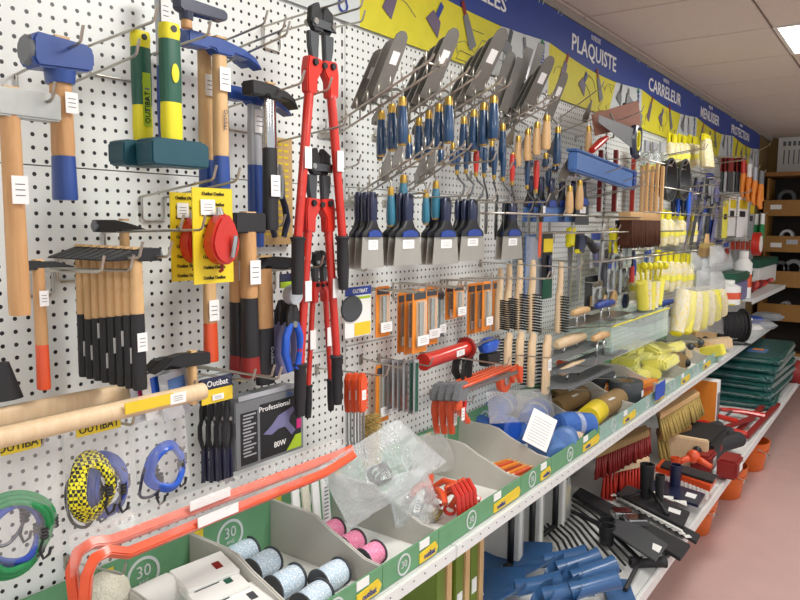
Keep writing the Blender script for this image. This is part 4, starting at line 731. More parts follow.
# white sleeved packets between the clamps and the pink twine
c = A(290, 490, .10); t = thing('ruler_pack', 'upright white printed packets standing behind the pink twine', 'packet', A(300, 520, .09)); 
for k in range(4): part(t, 'packet', MB().box(-.02+.028*k, .006+.028*k, -.01*k, -.01*k+.006, -.03, .10), ['paper', 'cotton', 'paper', 'paper'][k], rot=(0, -.1, 0))
part(t, 'printed_text', lambda: [q := MB()]+[q.cbox((.07, -.033, -.01+.011*i), (.016, .001, .003)) for i in range(9)] and q, 'print')
# big clear bag of dark wire
bag('clear_bag', 'large clear bag of dark wire lying over the pink twine bins', [(318, 468), (398, 418), (447, 462), (350, 530)], .27, 'filmgrey', .05, 21, nx=18, nz=18)
c = A(380, 474, .27); t = thing('wire_coil', 'dark tangled wire coil inside the large clear bag', 'wire', c)
for k in range(5): part(t, 'loop', MB().tube(wob(28, 0, 0, .026+.003*k, .03-.003*k, -.01+.006*k, .12, 40+k), .003, 6, closed=True), 'darkgrey')
bag('clear_bag', 'small clear bag of tan rope behind the red cord grips', [(408, 440), (440, 428), (462, 468), (415, 478)], .12, 'film', .03, 23)
# red tools in the wide bin
for k in range(6):
    u, v = 420+9*k, 492+[0, -8, 6, -4, 5, 10][k]; p = AZ(u, v, ZSH+.09-.006*k); t = thing('cord_grip', 'red plastic cord fitting in a bundle, '+LR[k], 'fitting', p, (.2*k, 0, .5*k)); 
    part(t, 'body', MB().tube([(-.05, 0, 0), (-.02, 0, .018), (.02, 0, .018), (.05, 0, -.01)], [.009, .012, .011, .008], 9), 'redorange'); part(t, 'ring', MB().lathe([(.012, -.004), (.02, -.004), (.02, .004), (.012, .004), (.012, -.004)], (.055, 0, -.02), 'y', 12), 'red'); part(t, 'tie', MB().tube([(-.04, -.014, .0), (-.04, .014, .0)], .005, 6), 'white')
for k in range(5):
    p = AZ(455+4*k, 505-2*k, ZSH+.075); t = thing('red_hook', 'curved red plastic hook hanging over the bin front, '+LR[k], 'hook', p, (0, 0, -.6)); part(t, 'hook', MB().tube([(0, .05, .03), (0, .02, .045), (0, -.02, .03), (0, -.03, -.02), (0, -.02, -.05)], [.006, .008, .008, .008, .005], 8), 'red'); part(t, 'eye', MB().ball(.011, (0, .055, .03), 8), 'redorange')
bag('clear_bag', 'clear bag of small grey parts in front of the red cord fittings', [(385, 478), (425, 466), (445, 520), (396, 528)], .28, 'filmgrey', .03, 25)
for k, (u, v, r_) in enumerate([(418, 508, .022), (408, 500, .018), (437, 514, .02)]): p = AZ(u, v, ZSH+.03); solo('pulley', ['grey round pulley in the clear bag of parts', 'small steel pulley behind the grey one', 'tan rope knot beside the grey pulley'][k], 'pulley', MB().lathe([(.005, -.01), (r_, -.01), (r_*.8, 0), (r_, .01), (.005, .01)], ax='y'), ['grey', 'steel', 'bristletan'][k], p, (.4, .2, .3))
p = A(418, 505, .31); t = thing('hang_tag', 'white hang tag tilted on the bag of grey parts', 'tag', p, (0, .5, 0)); part(t, 'tag', MB().cbox((0, 0, 0), (.03, .001, .045)), 'paper'); part(t, 'printed_text', lambda: [q := MB()]+[q.cbox((0, -.001, -.012+.008*k), (.02, .001, .002)) for k in range(4)] and q, 'print')
# pencils
for k in range(7):
    p = AZ(489+5*k, 466+1.8*k, ZSH+.03+.008*(k % 3)); t = thing('carpenter_pencil', 'flat orange carpenter pencil in the narrow bin, '+(LR[k]), 'pencil', p, (0, 0, -.25+.03*k)); part(t, 'shaft', MB().box(-.06, .10, -.006, .006, -.004, .004), 'redorange' if k % 2 else 'orange', bev=.001)
    part(t, 'tip', MB().prism([(.10, -.006), (.125, 0), (.10, .006)], 'z', -.003, .003), 'beech'); part(t, 'print_mark', MB().box(-.05, .0, -.003, .003, .0041, .0048), 'paper')
# blue cloth rolls
for k, (u, v, z, rz, ry, m_) in enumerate([(478, 424, .98, .5, .1, 'clothblue'), (500, 428, .97, 1.2, .2, 'brightblue'), (525, 432, .95, -.4, -.2, 'clothblue'), (548, 448, .95, .9, .0, 'trayblue'), (566, 440, .96, .3, .3, 'trayblue'), (575, 425, .99, -.5, .1, 'clothblue'), (500, 408, 1.03, .1, 0, 'clothblue'), (535, 415, 1.01, .2, -.15, 'clothblue')]):
    p = AZ(u, v, z); r, l = .055, .17; t = thing('cloth_roll', 'blue wrapped cloth roll '+['leftmost in the bin', 'darkest in the bin centre', 'under the white card', 'at the bin front', 'right of the white card', 'at the back right of the bin', 'lying on top of the pile at left', 'lying on top of the pile at right'][k], 'cloth', p, (.2*k, ry, rz))
    part(t, 'roll', MB().loft([(-l/2, 0, 0, r*.55, r*.55), (-l*.47, .004, 0, r*.9, r*.85), (-l*.2, 0, .005, r, r*.9), (l*.15, .005, 0, r*.97, r), (l*.46, 0, 0, r*.9, r*.88), (l/2, 0, 0, r*.5, r*.5)], 16).xf(Matrix.Rotation(PI/2, 4, 'Y')), m_)
    part(t, 'band', MB().loft([(-.012, 0, 0, r*1.03, r*1.0), (.012, 0, 0, r*1.03, r*1.0)], 16, cap=False).xf(Matrix.Rotation(PI/2, 4, 'Y')), 'hazebag')
bag('clear_bag', 'clear wrap round the topmost blue cloth rolls', [(486, 392), (550, 388), (556, 420), (490, 424)], .2, 'film', .04, 31)
p = A(540, 430, .33); t = thing('hang_card', 'large tilted white card on the blue cloth rolls', 'card', p, (-.5, .5, -.9)); part(t, 'card', MB().cbox((0, 0, 0), (.10, .002, .13)), 'paper'); part(t, 'printed_text', lambda: [q := MB()]+[q.cbox((0, -.0015, -.05+.011*k), (.075, .001, .002)) for k in range(9)] and q, 'silver')
# small scrubbing brush, rolls, orange carton
p = AZ(577, 434, ZSH+.05); t = thing('hand_brush', 'small wooden hand brush with black bristles in front bin', 'brush', p, (.5, -.1, .1)); part(t, 'wooden_back', MB().cbox((0, 0, .012), (.13, .045, .02)), 'palewood', bev=.004); part(t, 'bristles', lambda: [q := MB()]+[q.cbox((-.055+.01*i, -.015+.01*j, -.012), (.006, .006, .03)) for i in range(12) for j in range(4)] and q, 'bristleblack')
def roll(desc, u, v, z, r, l, m_, ax='x', rz=0, lb=True, cat='roll', name='tape_roll'):
    p = AZ(u, v, z); t = thing(name, desc, cat, p, (0, 0, rz)); part(t, 'winding', MB().lathe([(r*.45, -l/2), (r*.97, -l/2), (r, -l/2+.003), (r, l/2-.003), (r*.97, l/2), (r*.45, l/2), (r*.45, -l/2)], ax=ax, n=22), m_); part(t, 'core', MB().lathe([(r*.36, -l/2+.002), (r*.45, -l/2+.002), (r*.45, l/2-.002), (r*.36, l/2-.002), (r*.36, -l/2+.002)], ax=ax, n=18), 'kraft' if m_ != 'kraft' else 'cardtan')
    if lb:
        if ax == 'x': part(t, 'label', MB().cbox((-.02, -r*.6, r*.8), (.06, .02, .003)), 'paper', rot=None)
        else: part(t, 'label', MB().cbox((.0, -r-.001, 0), (.03, .002, .03)), 'paper')
roll('brown paper masking roll lying at left of the yellow roll', 570, 401, ZSH+.07, .045, .36, 'kraft'); roll('brown paper masking roll lying behind the yellow roll, open end to the aisle', 606, 405, ZSH+.06, .048, .34, 'kraft'); roll('brown paper roll at the back of the bin', 570, 391, ZSH+.06, .04, .4, 'kraft', lb=False)
roll('yellow paper roll lying in front of the brown rolls', 593, 414, ZSH+.07, .05, .16, 'packyellow', lb=False, rz=.1); roll('dark grey tape roll standing behind the brown rolls, upper of two', 601, 377, ZSH+.12, .07, .06, 'darkgrey', 'z'); roll('dark grey tape roll standing behind the brown rolls, lower of two', 601, 389, ZSH+.055, .07, .06, 'darkgrey', 'z'); roll('large dark grey tape roll standing before the orange carton', 625, 391, ZSH+.07, .085, .11, 'darkgrey', 'z')
p = AZ(636, 394, ZSH+.04); t = thing('orange_carton', 'orange carton sloping behind the grey tape rolls', 'carton', p, (0, .08, 0)); part(t, 'carton', MB().cbox((.06, .04, .02), (.42, .14, .07)), 'orange', bev=.003); part(t, 'printed_stripe', MB().cbox((.08, -.031, .02), (.2, .002, .02)), 'redorange')
p = AZ(660, 396, ZSH+.04); solo('shelf_card', 'small bright blue card standing on the shelf lip', 'card', MB().cbox((0, 0, .03), (.16, .004, .08)), 'brightblue', p, bev=.001)
n = 0
for row, (va, cnt) in enumerate([(349, 5), (361, 5), (373, 4)]):
    for k in range(cnt):
        u = 626+11*k-6*row+(4 if row == 2 else 0); p = AZ(u, va+R_.uniform(-1.5, 1.5), ZSH+.15-.05*row); t = thing('sponge_pack', 'yellow sponge in clear wrap, '+['top', 'middle', 'bottom'][row]+' layer, '+LR[k], 'sponge', p, (R_.uniform(-.3, .3), R_.uniform(-.3, .3), R_.uniform(-.4, .4)))
        part(t, 'sponge', MB().cbox((0, 0, 0), (.17, .11, .06)), 'paleyellow', bev=.012); part(t, 'wrap', MB().cbox((0, 0, 0), (.18, .118, .066)), 'thinfilm', bev=.012)
for k, (u, v, d) in enumerate([(676, 364, 'tan carton with yellow end right of the sponges'), (688, 352, 'pale wooden sanding block beside the tan carton'), (699, 346, 'pale wooden sanding block with black knob'), (708, 352, 'yellow striped wooden block near the cable reel'), (716, 343, 'white board with black knob at the bin end'), (702, 336, 'tan wooden block behind the others')]):
    p = AZ(u, v, ZSH+.06); t = thing('sanding_block', d, 'block', p, (0, .3-.2*(k % 3), .5*k)); part(t, 'block', MB().cbox((0, 0, 0), (.2, .09, .07 if k else .12)), ['kraft', 'palewood', 'beech', 'paleyellow', 'palewood', 'beech'][k], bev=.005); part(t, 'knob', MB().ball(.025, (.06, -.045, .02), 8), 'black')
for k in range(5):
    p = AZ(646+10*k, 342+3*(k % 2), ZSH+.14); t = thing('metal_tool', 'small dark steel tool on the yellow sponges, '+LR[k], 'tool', p, (0, 0, .5*k)); part(t, 'shaft', MB().tube([(-.09, 0, 0), (.02, 0, .01), (.08, 0, 0)], [.008, .012, .006], 8), 'steel'); part(t, 'knob', MB().ball(.022, (-.09, 0, 0), 8), 'darkgrey')
# cable reel and far shelf goods
p = AZ(727, 342, ZSH+.14); p = AZ(729, 330, ZSH+.10); p.z = ZSH+.138; t = thing('cable_reel', 'black cable reel standing at the far end of the middle shelf', 'cable reel', p, (0, 0, -.95)); t.scale = (.85, .85, .85)
for s in (-1, 1): part(t, 'flange', MB().lathe([(.02, s*.12-.008), (.15, s*.12-.008), (.15, s*.12+.008), (.02, s*.12+.008), (.02, s*.12-.008)], ax='x', n=26), 'black')
part(t, 'cable', MB().lathe([(.04, -.11)]+[(.115+.006*math.cos(PI*i), -.11+.22*i/14) for i in range(15)]+[(.04, .11)], ax='x', n=26), 'rubber'); part(t, 'foot', MB().tube([(-.14, -.12, -.155), (.14, -.12, -.155), (.14, .12, -.155), (-.14, .12, -.155)], .01, 8, closed=True), 'black'); part(t, 'handle', MB().tube([(.13, -.06, .06), (.17, -.06, .06)], .012, 8), 'white')
for k, (u, v, m_, d, w2) in enumerate([(752, 320, 'brightblue', 'blue packet beyond the cable reel', .3), (762, 324, 'hazebag', 'clear packet beyond the cable reel', .3), (768, 316, 'silver', 'silver packet at the far shelf corner', .3), (750, 328, 'white', 'white packet near the cable reel foot', .2)]):
    p = AZ(u, v, ZSH+.03); solo('packet', d, 'packet', MB().loft([(-.03, 0, 0, w2*.4, .08), (0, 0, 0, w2*.5, .11), (.03, 0, 0, w2*.35, .07)], 10, 3), m_, p, (0, 0, k*.5))
# ================================================================== LOWER SHELF GOODS
Z0 = ZB+.001
for k, (u, d) in enumerate([(418, 'leftmost'), (437, 'middle'), (452, 'rightmost')]):
    p = AZ(u, 600-14*k, .62); t = thing('boxed_float', 'olive green boxed tool upright under the middle shelf, '+d, 'box', (p.x, p.y, Z0)); part(t, 'carton', MB().box(-.05, .0, -.1, .2, 0, .34), 'olive', bev=.003); part(t, 'wooden_edge', MB().box(.004, .03, -.105, .19, 0, .35), 'beech'); part(t, 'price_label', MB().box(-.04, -.01, -.102, -.1, .12, .17), 'paper')
for k, (u, v) in enumerate([(484, 546), (506, 528), (530, 510)]):
    p = AZ(u, v+10, .49); t = thing('foam_float', 'white plastering float with black handle standing on edge, '+LR[k], 'float', (p.x, p.y-.05, Z0)); part(t, 'board', MB().box(.0, .03, -.10, .12, 0, .27), 'white', bev=.003)
    part(t, 'edge_strip', MB().box(.031, .038, -.10, .12, 0, .27), 'cardgrey'); part(t, 'handle', MB().tube([(-.03, -.08, .25), (-.03, -.08, .04)], .014, 4), 'black'); part(t, 'handle_foot', MB().tube([(-.03, -.08, .04), (-.15, -.07, .03)], .014, 4), 'black')
p = AZ(562, 505, .55); t = thing('white_pouch', 'frosted white pouch hanging below the shelf edge by the red brooms', 'pouch', p, (0, 0, .2)); part(t, 'pouch', MB().loft([(-.08, 0, 0, .04, .02), (-.06, 0, 0, .10, .035), (.05, 0, 0, .11, .03), (.12, 0, 0, .09, .02)], 14, 3), 'hazebag'); part(t, 'yellow_edge', MB().loft([(-.082, .05, 0, .02, .01), (.05, .105, 0, .008, .02)], 8), 'labelyellow')
# blue scoops
def scoop(desc, tip, soc, wd, up=.05):
    a, b = AZ(*tip), AZ(*soc); d = b-a; d.z = 0; L = d.length; ang = math.atan2(d.y, d.x); t = thing('shovel_head', desc, 'shovel', a, (0, 0, ang)); lb_ = L-.15; vs = []; fs = []; nx, ny = 14, 10
    for s in (0, 1):
        for i in range(nx+1):
            f = i/nx; w2 = wd/2*(math.sin(PI*min(.5, (f+.03)*1.1)))**.6*(1 if f < .6 else 1-.62*((f-.6)/.4)**1.4)
            for j in range(ny+1): g = 2*j/ny-1; vs.append((lb_*f, w2*g, .03*g*g*(.5+f)-.012+.03*f*f*1.4-s*.004+.012*f))
    n_ = (nx+1)*(ny+1)
    for s in (0, 1):
        for i in range(nx):
            for j in range(ny): q = s*n_+i*(ny+1)+j; fs.append((q, q+1, q+ny+2, q+ny+1))
    rim = [i*(ny+1) for i in range(nx+1)]+[nx*(ny+1)+j for j in range(1, ny+1)]+[i*(ny+1)+ny for i in range(nx-1, -1, -1)]+[j for j in range(ny-1, 0, -1)]
    for i in range(len(rim)): x, y = rim[i], rim[(i+1) % len(rim)]; fs.append((x, y, y+n_, x+n_))
    part(t, 'blade', MB().add(vs, fs, True), 'scoopblue'); part(t, 'socket', MB().lathe([(.001, 0), (.03, .0), (.027, .05), (.028, .13), (.032, .16), (.026, .16), (.022, .05), (.001, .05)], ax='x', n=16).xf(Matrix.Translation((lb_-.03, 0, .035)) @ Matrix.Rotation(-.28, 4, 'Y')), 'scoopblue'); part(t, 'rib', MB().tube([(lb_*.5, 0, -.005), (lb_*.8, 0, .022), (lb_, 0, .04)], [.006, .016, .026], 8), 'scoopblue'); part(t, 'price_label', MB().cbox((lb_*.45, 0, .002), (.045, .02, .002)), 'paper'); return t
for k, (tip, soc, wd) in enumerate([((470, 566, .50), (594, 563, .54), .27), ((448, 592, .51), (570, 588, .56), .24), ((545, 580, .55), (606, 566, .59), .11), ((560, 590, .57), (622, 577, .60), .11), ((530, 606, .55), (600, 598, .59), .14), ((562, 602, .58), (626, 590, .62), .11)]):
    scoop('blue plastic shovel head on the lower shelf, '+['rearmost with the broad blade showing', 'second, blade tip at far left', 'third with long socket to the right', 'fourth, topmost socket at right', 'nearest at the picture bottom', 'short one wedged in the middle'][k], tip, soc, wd)
p = AZ(618, 590, .49); solo('blue_plate', 'flat blue plastic plate at the shelf corner below the sockets', 'plate', MB().cbox((0, 0, 0), (.16, .1, .008)), 'scoopblue', p, (0, 0, .5), bev=.002)
# fan rake
t = thing('fan_rake', 'black fan rake with curved tines beside the blue shovel heads', 'rake', AZ(607, 535, Z0+.03)); c = t.location; h0 = AZ(607, 535, Z0+.03)
for k in range(11):
    f = k/10; a = AZ(543+30*f, 525-29*f, Z0+.02); b = AZ(580+58*f**.7, 598-52*f**1.3, Z0+.025); m1 = a*.62+b*.38+Vector((-.02*f+.02, 0, .018)); m2 = a*.3+b*.7+Vector((-.01, 0, .02))
    part(t, 'tine', MB().tube([a-c, (a*.8+b*.2)-c+Vector((0, 0, .012)), m1-c, m2-c, b-c], .0055, 6), 'black')
part(t, 'spine', MB().tube([AZ(558, 506, Z0+.03)-c, AZ(585, 517, Z0+.045)-c, (0, 0, .03)], [.008, .01, .014], 8), 'black'); part(t, 'brace', MB().tube([(0, 0, .03), AZ(640, 560, Z0+.04)-c, AZ(625, 590, Z0+.03)-c], .009, 8), 'black')
part(t, 'socket', MB().lathe([(.022, -.03), (.026, -.03), (.032, .05), (.028, .05), (.022, -.03)], (0, 0, .02), 'z', 14), 'black')
def flat(name, desc, cat, pts, z, th, m_, par=None, bev=.002):
    P_ = [AZ(u, v, z) for u, v in pts]; c = sum(P_, Vector())/len(P_)
    if par is None: t = thing(name, desc, cat, c)
    else: t = par; c = par.location
    q = part(t, 'plate' if par is None else name, MB().prism([((p-c).x, (p-c).y) for p in P_], 'z', P_[0].z-c.z, P_[0].z-c.z+th), m_, bev=bev); return t
t = flat('edging_blade', 'dark grey wedge shaped scraper blade with socket over the fan rake', 'scraper', [(615, 520), (640, 527), (668, 546), (655, 563), (628, 545), (612, 534)], Z0+.08, .008, 'darkgrey'); flat('price_label', 0, 0, [(653, 543), (662, 547), (659, 553), (652, 549)], Z0+.089, .001, 'paper', t, 0); c = t.location; part(t, 'socket', MB().lathe([(.024, -.06), (.028, -.06), (.034, .02), (.029, .02), (.024, -.06)], AZ(607, 530, Z0+.08)-c, 'z', 14), 'black')
t = flat('squeegee', 'long black rubber squeegee with chrome bracket on the lower shelf', 'squeegee', [(573, 497), (580, 490), (690, 548), (680, 562)], Z0+.02, .016, 'rubber'); c = t.location
for u in (622, 636): p = AZ(u, 513+(u-622)*.5, Z0+.06)-c; part(t, 'bracket', MB().cbox((0, 0, 0), (.09, .07, .03)), 'chrome', bev=.006, loc=p, rot=(0, 0, -.9))
t = flat('checked_squeegee', 'black rubber strip with a white checked edge behind the squeegee', 'squeegee', [(602, 490), (606, 486), (700, 537), (696, 545)], Z0+.015, .012, 'rubber'); c = t.location
for k in range(14): p = AZ(607+6.2*k, 491.5+3.45*k, Z0+.0275)-c; part(t, 'white_square', MB().cbox((0, 0, 0), (.026, .026, .002)), 'white', loc=p, rot=(0, 0, -.9))
def post(t, u, v0, v1, z, r, m_, nm='post'):
    p = AZ(u, v1, z); h = S(v1-v0, p); part(t, nm, MB().lathe([(r*.7, 0), (r*.8, 0), (r, h), (r*.8, h), (r*.7, 0)], p-t.location, 'z', 14), m_)
t = flat('floor_scraper', 'wide black floor scraper with upright socket', 'scraper', [(617, 496), (627, 486), (690, 514), (683, 529)], Z0+.045, .01, 'rubber'); post(t, 646, 463, 497, Z0+.055, .034, 'black', 'socket'); post(t, 659, 474, 502, Z0+.055, .022, 'black'); flat('price_label', 0, 0, [(669, 507), (681, 511), (680, 515), (668, 511)], Z0+.056, .001, 'paper', t, 0)
c = t.location; part(t, 'brace', MB().tube([AZ(650, 490, Z0+.1)-c, AZ(668, 515, Z0+.06)-c], .009, 7), 'black'); part(t, 'white_edge', MB().tube([AZ(620, 499, Z0+.05)-c, AZ(682, 531, Z0+.05)-c], .006, 5), 'white'); part(t, 'brace', MB().tube([AZ(641, 490, Z0+.1)-c, AZ(622, 498, Z0+.06)-c], .007, 7), 'black')
t = flat('notched_spreader', 'navy blue notched spreader with socket and white teeth gaps', 'spreader', [(645, 490), (657, 480), (705, 496), (698, 508)], Z0+.05, .012, 'navy'); post(t, 675, 464, 486, Z0+.06, .03, 'navy', 'socket'); c = t.location
for k in range(3): p = AZ(656+13*k, 494+4.5*k, Z0+.0625)-c; part(t, 'white_notch', MB().prism([(-.03, -.03), (.035, -.01), (.01, .05)], 'z', 0, .002), 'white', loc=p)
flat('price_label', 0, 0, [(687, 492), (697, 495), (695, 499), (685, 496)], Z0+.063, .001, 'paper', t, 0)
t = flat('orange_comb', 'orange comb edged rake with black back on the lower shelf', 'rake', [(655, 472), (662, 464), (716, 482), (710, 492)], Z0+.06, .03, 'redorange'); flat('black_back', 0, 0, [(660, 468), (665, 462), (717, 477), (713, 484)], Z0+.091, .012, 'rubber', t); c = t.location
for k in range(13): p = AZ(657+4.2*k, 475+1.45*k, Z0+.05)-c; part(t, 'tooth', MB().cbox((0, 0, -.01), (.012, .012, .05)), 'white', loc=p)
post(t, 675, 457, 468, Z0+.09, .025, 'redorange', 'socket')
p = AZ(693, 462, Z0+.1); t = thing('red_bracket', 'orange red three armed bracket on top of the orange comb', 'bracket', p)
for k in range(3): a = 2.1*k+.3; part(t, 'arm', MB().tube([(0, 0, .03), (.1*math.cos(a), .1*math.sin(a), 0)], [.022, .012], 8), 'redorange')
part(t, 'hub', MB().ball(.035, (0, 0, .03), 10), 'redorange')
# block brushes and brooms
def broom(desc, corners, z, th, wm, bm, bh, name='broom_head', lean=0, sp=.02, knots=True):
    P_ = [AZ(u, v, z) for u, v in corners]; c = sum(P_, Vector())/4; t = thing(name, desc, 'broom', c)
    part(t, 'wooden_block', MB().prism([((p-c).x, (p-c).y) for p in P_], 'z', -th, 0), wm, bev=.005)
    a, b, d = P_[0]-c, P_[1]-P_[0], P_[3]-P_[0]; n1, n2 = max(6, int(b.length/sp)), max(3, int(d.length/sp)); rr = random.Random(3); q = MB()
    for i in range(n1):
        for j in range(n2):
            s = a+b*((i+.5)/n1)+d*((j+.5)/n2); q.tube([(s.x, s.y, -th), (s.x+rr.uniform(-.01, .01), s.y+rr.uniform(-.01, .01)+lean, -th-bh)], [sp*.26, sp*.42], 5)
    part(t, 'bristles', q, bm); return t
broom('broom head with pale wooden block and bright red bristles, lower of two', [(603, 468), (612, 463), (652, 451), (648, 461)][:1]+[(650, 458), (646, 449), (604, 460)], Z0+.17, .04, 'palewood', 'bristlered', .13)
broom('broom head with tan wooden block and dark red bristles, upper of two', [(596, 452), (650, 430), (646, 424), (600, 440)], Z0+.30, .035, 'kraft', 'darkred', .10)
broom('stiff tan bristle broom head under the middle shelf, upper', [(660, 415), (700, 392), (694, 388), (656, 408)], Z0+.33, .03, 'beech', 'bristletan', .11, lean=-.03)
broom('stiff tan bristle broom head under the middle shelf, lower', [(658, 436), (692, 425), (688, 418), (656, 428)], Z0+.19, .03, 'darkwood', 'bristletan', .12, lean=-.03)
p = AZ(682, 452, Z0+.08); t = thing('black_block_brush', 'wide black bristle brush with pale wooden end board', 'brush', p); part(t, 'end_board', MB().box(-.05, -.01, -.14, .08, -.075, .1), 'palewood', bev=.006); part(t, 'knob', MB().ball(.025, (-.055, -.09, .04), 8), 'black')
part(t, 'bristle_block', MB().box(0, .42, -.16, .06, -.07, .08), 'bristleblack', bev=.02)
p = AZ(716, 457, Z0+.07); 
for k in range(2): t = thing('red_grip', 'red rubber grip at the end of the black block brush, '+['left', 'right'][k], 'grip', p+Vector((-.14, -.09+.13*k, .0))); part(t, 'block', MB().box(-.05, .12, -.05, .05, -.05, .05), 'darkred', bev=.012); part(t, 'label', MB().box(.121, .123, -.03, .03, -.03, .03), 'paper'); part(t, 'front_label', MB().box(.02, .09, -.052, -.05, -.02, .02), 'paper')
for k in range(3):
    p = AZ(689+10*k, 436+6*k, Z0+.10-.01*k); t = thing('rubber_roll', 'dark grey rubber roll with red and white end, '+['rear', 'middle', 'front'][k], 'roll', p, (0, 0, -.35)); part(t, 'roll', MB().cyl(.045, .06, .30, ax='x'), 'rubber'); part(t, 'red_end', MB().cyl(.045, -.08, .06, ax='x'), 'darkred'); part(t, 'white_label', MB().lathe([(.0462, -.03), (.0462, .03)], ax='x'), 'paper')
p = AZ(700, 425, Z0+.02); t = thing('tall_carton', 'tall orange edged white carton standing between brooms and green bags', 'carton', (p.x, p.y, Z0)); part(t, 'carton', MB().box(-.05, .06, -.10, .14, 0, .33), 'white', bev=.003); part(t, 'orange_side', MB().box(-.054, -.05, -.10, .14, 0, .33), 'orange'); part(t, 'printed_panel', MB().box(-.02, .05, -.102, -.1, .05, .25), 'grey')
# red clamps lying
def redclamp(desc, a, b, jaw):
    p, q = AZ(*a), AZ(*b); d = q-p; t = thing('steel_clamp', desc, 'clamp', p, (0, 0, math.atan2(d.y, d.x))); L = d.length
    part(t, 'bar', MB().cbox((L/2, 0, 0), (L, .035, .02)), 'darkred', bev=.003); part(t, 'fixed_jaw', MB().tube([(.03, 0, .01), (.02, .10, .02), (0, .2, .012), (-.06, .26, .02)], [.018, .018, .014, .012], 8), 'red'); part(t, 'sliding_jaw', MB().tube([(L*.55, 0, .01), (L*.53, .12, .02), (L*.50, .22, .02)], [.02, .017, .013], 8), 'red'); part(t, 'screw', MB().tube([(L*.5, .2, .02), (L*.3, .2, .02)], .009, 7), 'darkgrey')
redclamp('dark red steel clamp lying on the lower shelf, rear one', (732, 437, Z0+.03), (768, 401, Z0+.03), 1); redclamp('dark red steel clamp lying on the lower shelf, front one near the lip', (746, 437, Z0+.03), (778, 404, Z0+.03), 1); redclamp('dark red steel clamp across the first two', (718, 430, Z0+.07), (752, 418, Z0+.07), 1)
for k in range(6):
    p = AZ(752+1.5*k, 402-8.5*k, Z0+.04+.055*k); t = thing('folded_tarpaulin', 'folded dark green tarpaulin in clear wrap, '+['lowest', 'second from the bottom', 'third from the bottom', 'fourth from the bottom', 'fifth from the bottom', 'topmost, with a printed picture card'][k]+' of the pile', 'tarpaulin', (p.x+.45, -.34, Z0+.031+.057*k), (0, 0, R_.uniform(-.06, .06)))
    rr = random.Random(k); tb = MB().loft([(-.027, 0, 0, .49, .28), (-.024, 0, 0, .52, .30), (-.01, 0, 0, .525, .30), (.008, 0, 0, .52, .298), (.022, 0, 0, .525, .295), (.027, 0, 0, .50, .285)], 56, 14); tb.v = [(x+rr.uniform(-.008, .008), y+rr.uniform(-.008, .008), z+rr.uniform(-.003, .003)) for x, y, z in tb.v]; part(t, 'tarpaulin', tb if 1 else MB().loft([(-.027, 0, 0, .50, .29), (-.022, 0, 0, .52, .30), (.02, 0, 0, .52, .295), (.027, 0, 0, .50, .285)], 36, 14), 'bagteal'); part(t, 'wrap', MB().loft([(-.0275, .01, 0, .50, .28), (0, .02, 0, .55, .31), (.0275, .01, 0, .50, .28)], 36, 10, cap=False), 'thinfilm')
    if k == 5: part(t, 'picture_card', MB().cbox((-.2, -.1, .028), (.2, .14, .002)), 'trayblue'); part(t, 'picture', MB().cbox((-.16, -.1, .03), (.08, .08, .001)), 'orange')
p = AZ(794, 372, Z0+.08); solo('red_bag', 'dark red bag at the far end of the lower shelf', 'bag', MB().ball(.12, (0, 0, 0), 10, (1, 1, .9)), 'darkred', p)
p = AZ(648, 562, Z0+.02); t = thing('black_tube', 'short black rubber handle at the shelf lip', 'handle', p, (0, 0, -.9)); part(t, 'tube', MB().lathe([(.012, -.07), (.022, -.07), (.02, .05), (.024, .07), (.012, .07)], ax='x'), 'rubber'); part(t, 'price_label', MB().cbox((-.01, 0, .023), (.03, .02, .002)), 'paper')
# buckets on the floor
for k, (u, v, zt) in enumerate([(716, 494, .29), (746, 463, .29), (768, 439, .29)]):
    P_ = AZ(u, v, zt)-Vector((.587, -.809, 0))*.15; t = thing('bucket', 'orange plastic builders bucket on the floor, '+['nearest of three', 'middle of three', 'farthest of three'][k], 'bucket', (P_.x, P_.y, ZF)); t.scale = (.88, .88, .60)
    part(t, 'pail', MB().lathe([(0, 0), (.12, 0), (.13, .01), (.155, .27), (.168, .275), (.168, .33), (.172, .335), (.172, .345), (.162, .345), (.150, .27), (.118, .015), (0, .012)], n=32), 'bucket'); part(t, 'rim_band', MB().lathe([(.1585, .225), (.163, .228), (.163, .24), (.1585, .243)], n=32), 'bucket'); part(t, 'handle', MB().tube([(.173*math.cos(a), .173*math.sin(a), .30-.14*abs(math.sin((a-0)))) for a in [PI*i/14 for i in range(15)]], .004, 6), 'wire', rot=(0, 0, -PI*.8)); part(t, 'white_sticker', MB().cbox((.09, -.132, .15), (.07, .002, .06)), 'white', rot=(0, 0, 0), loc=(0, 0, 0))
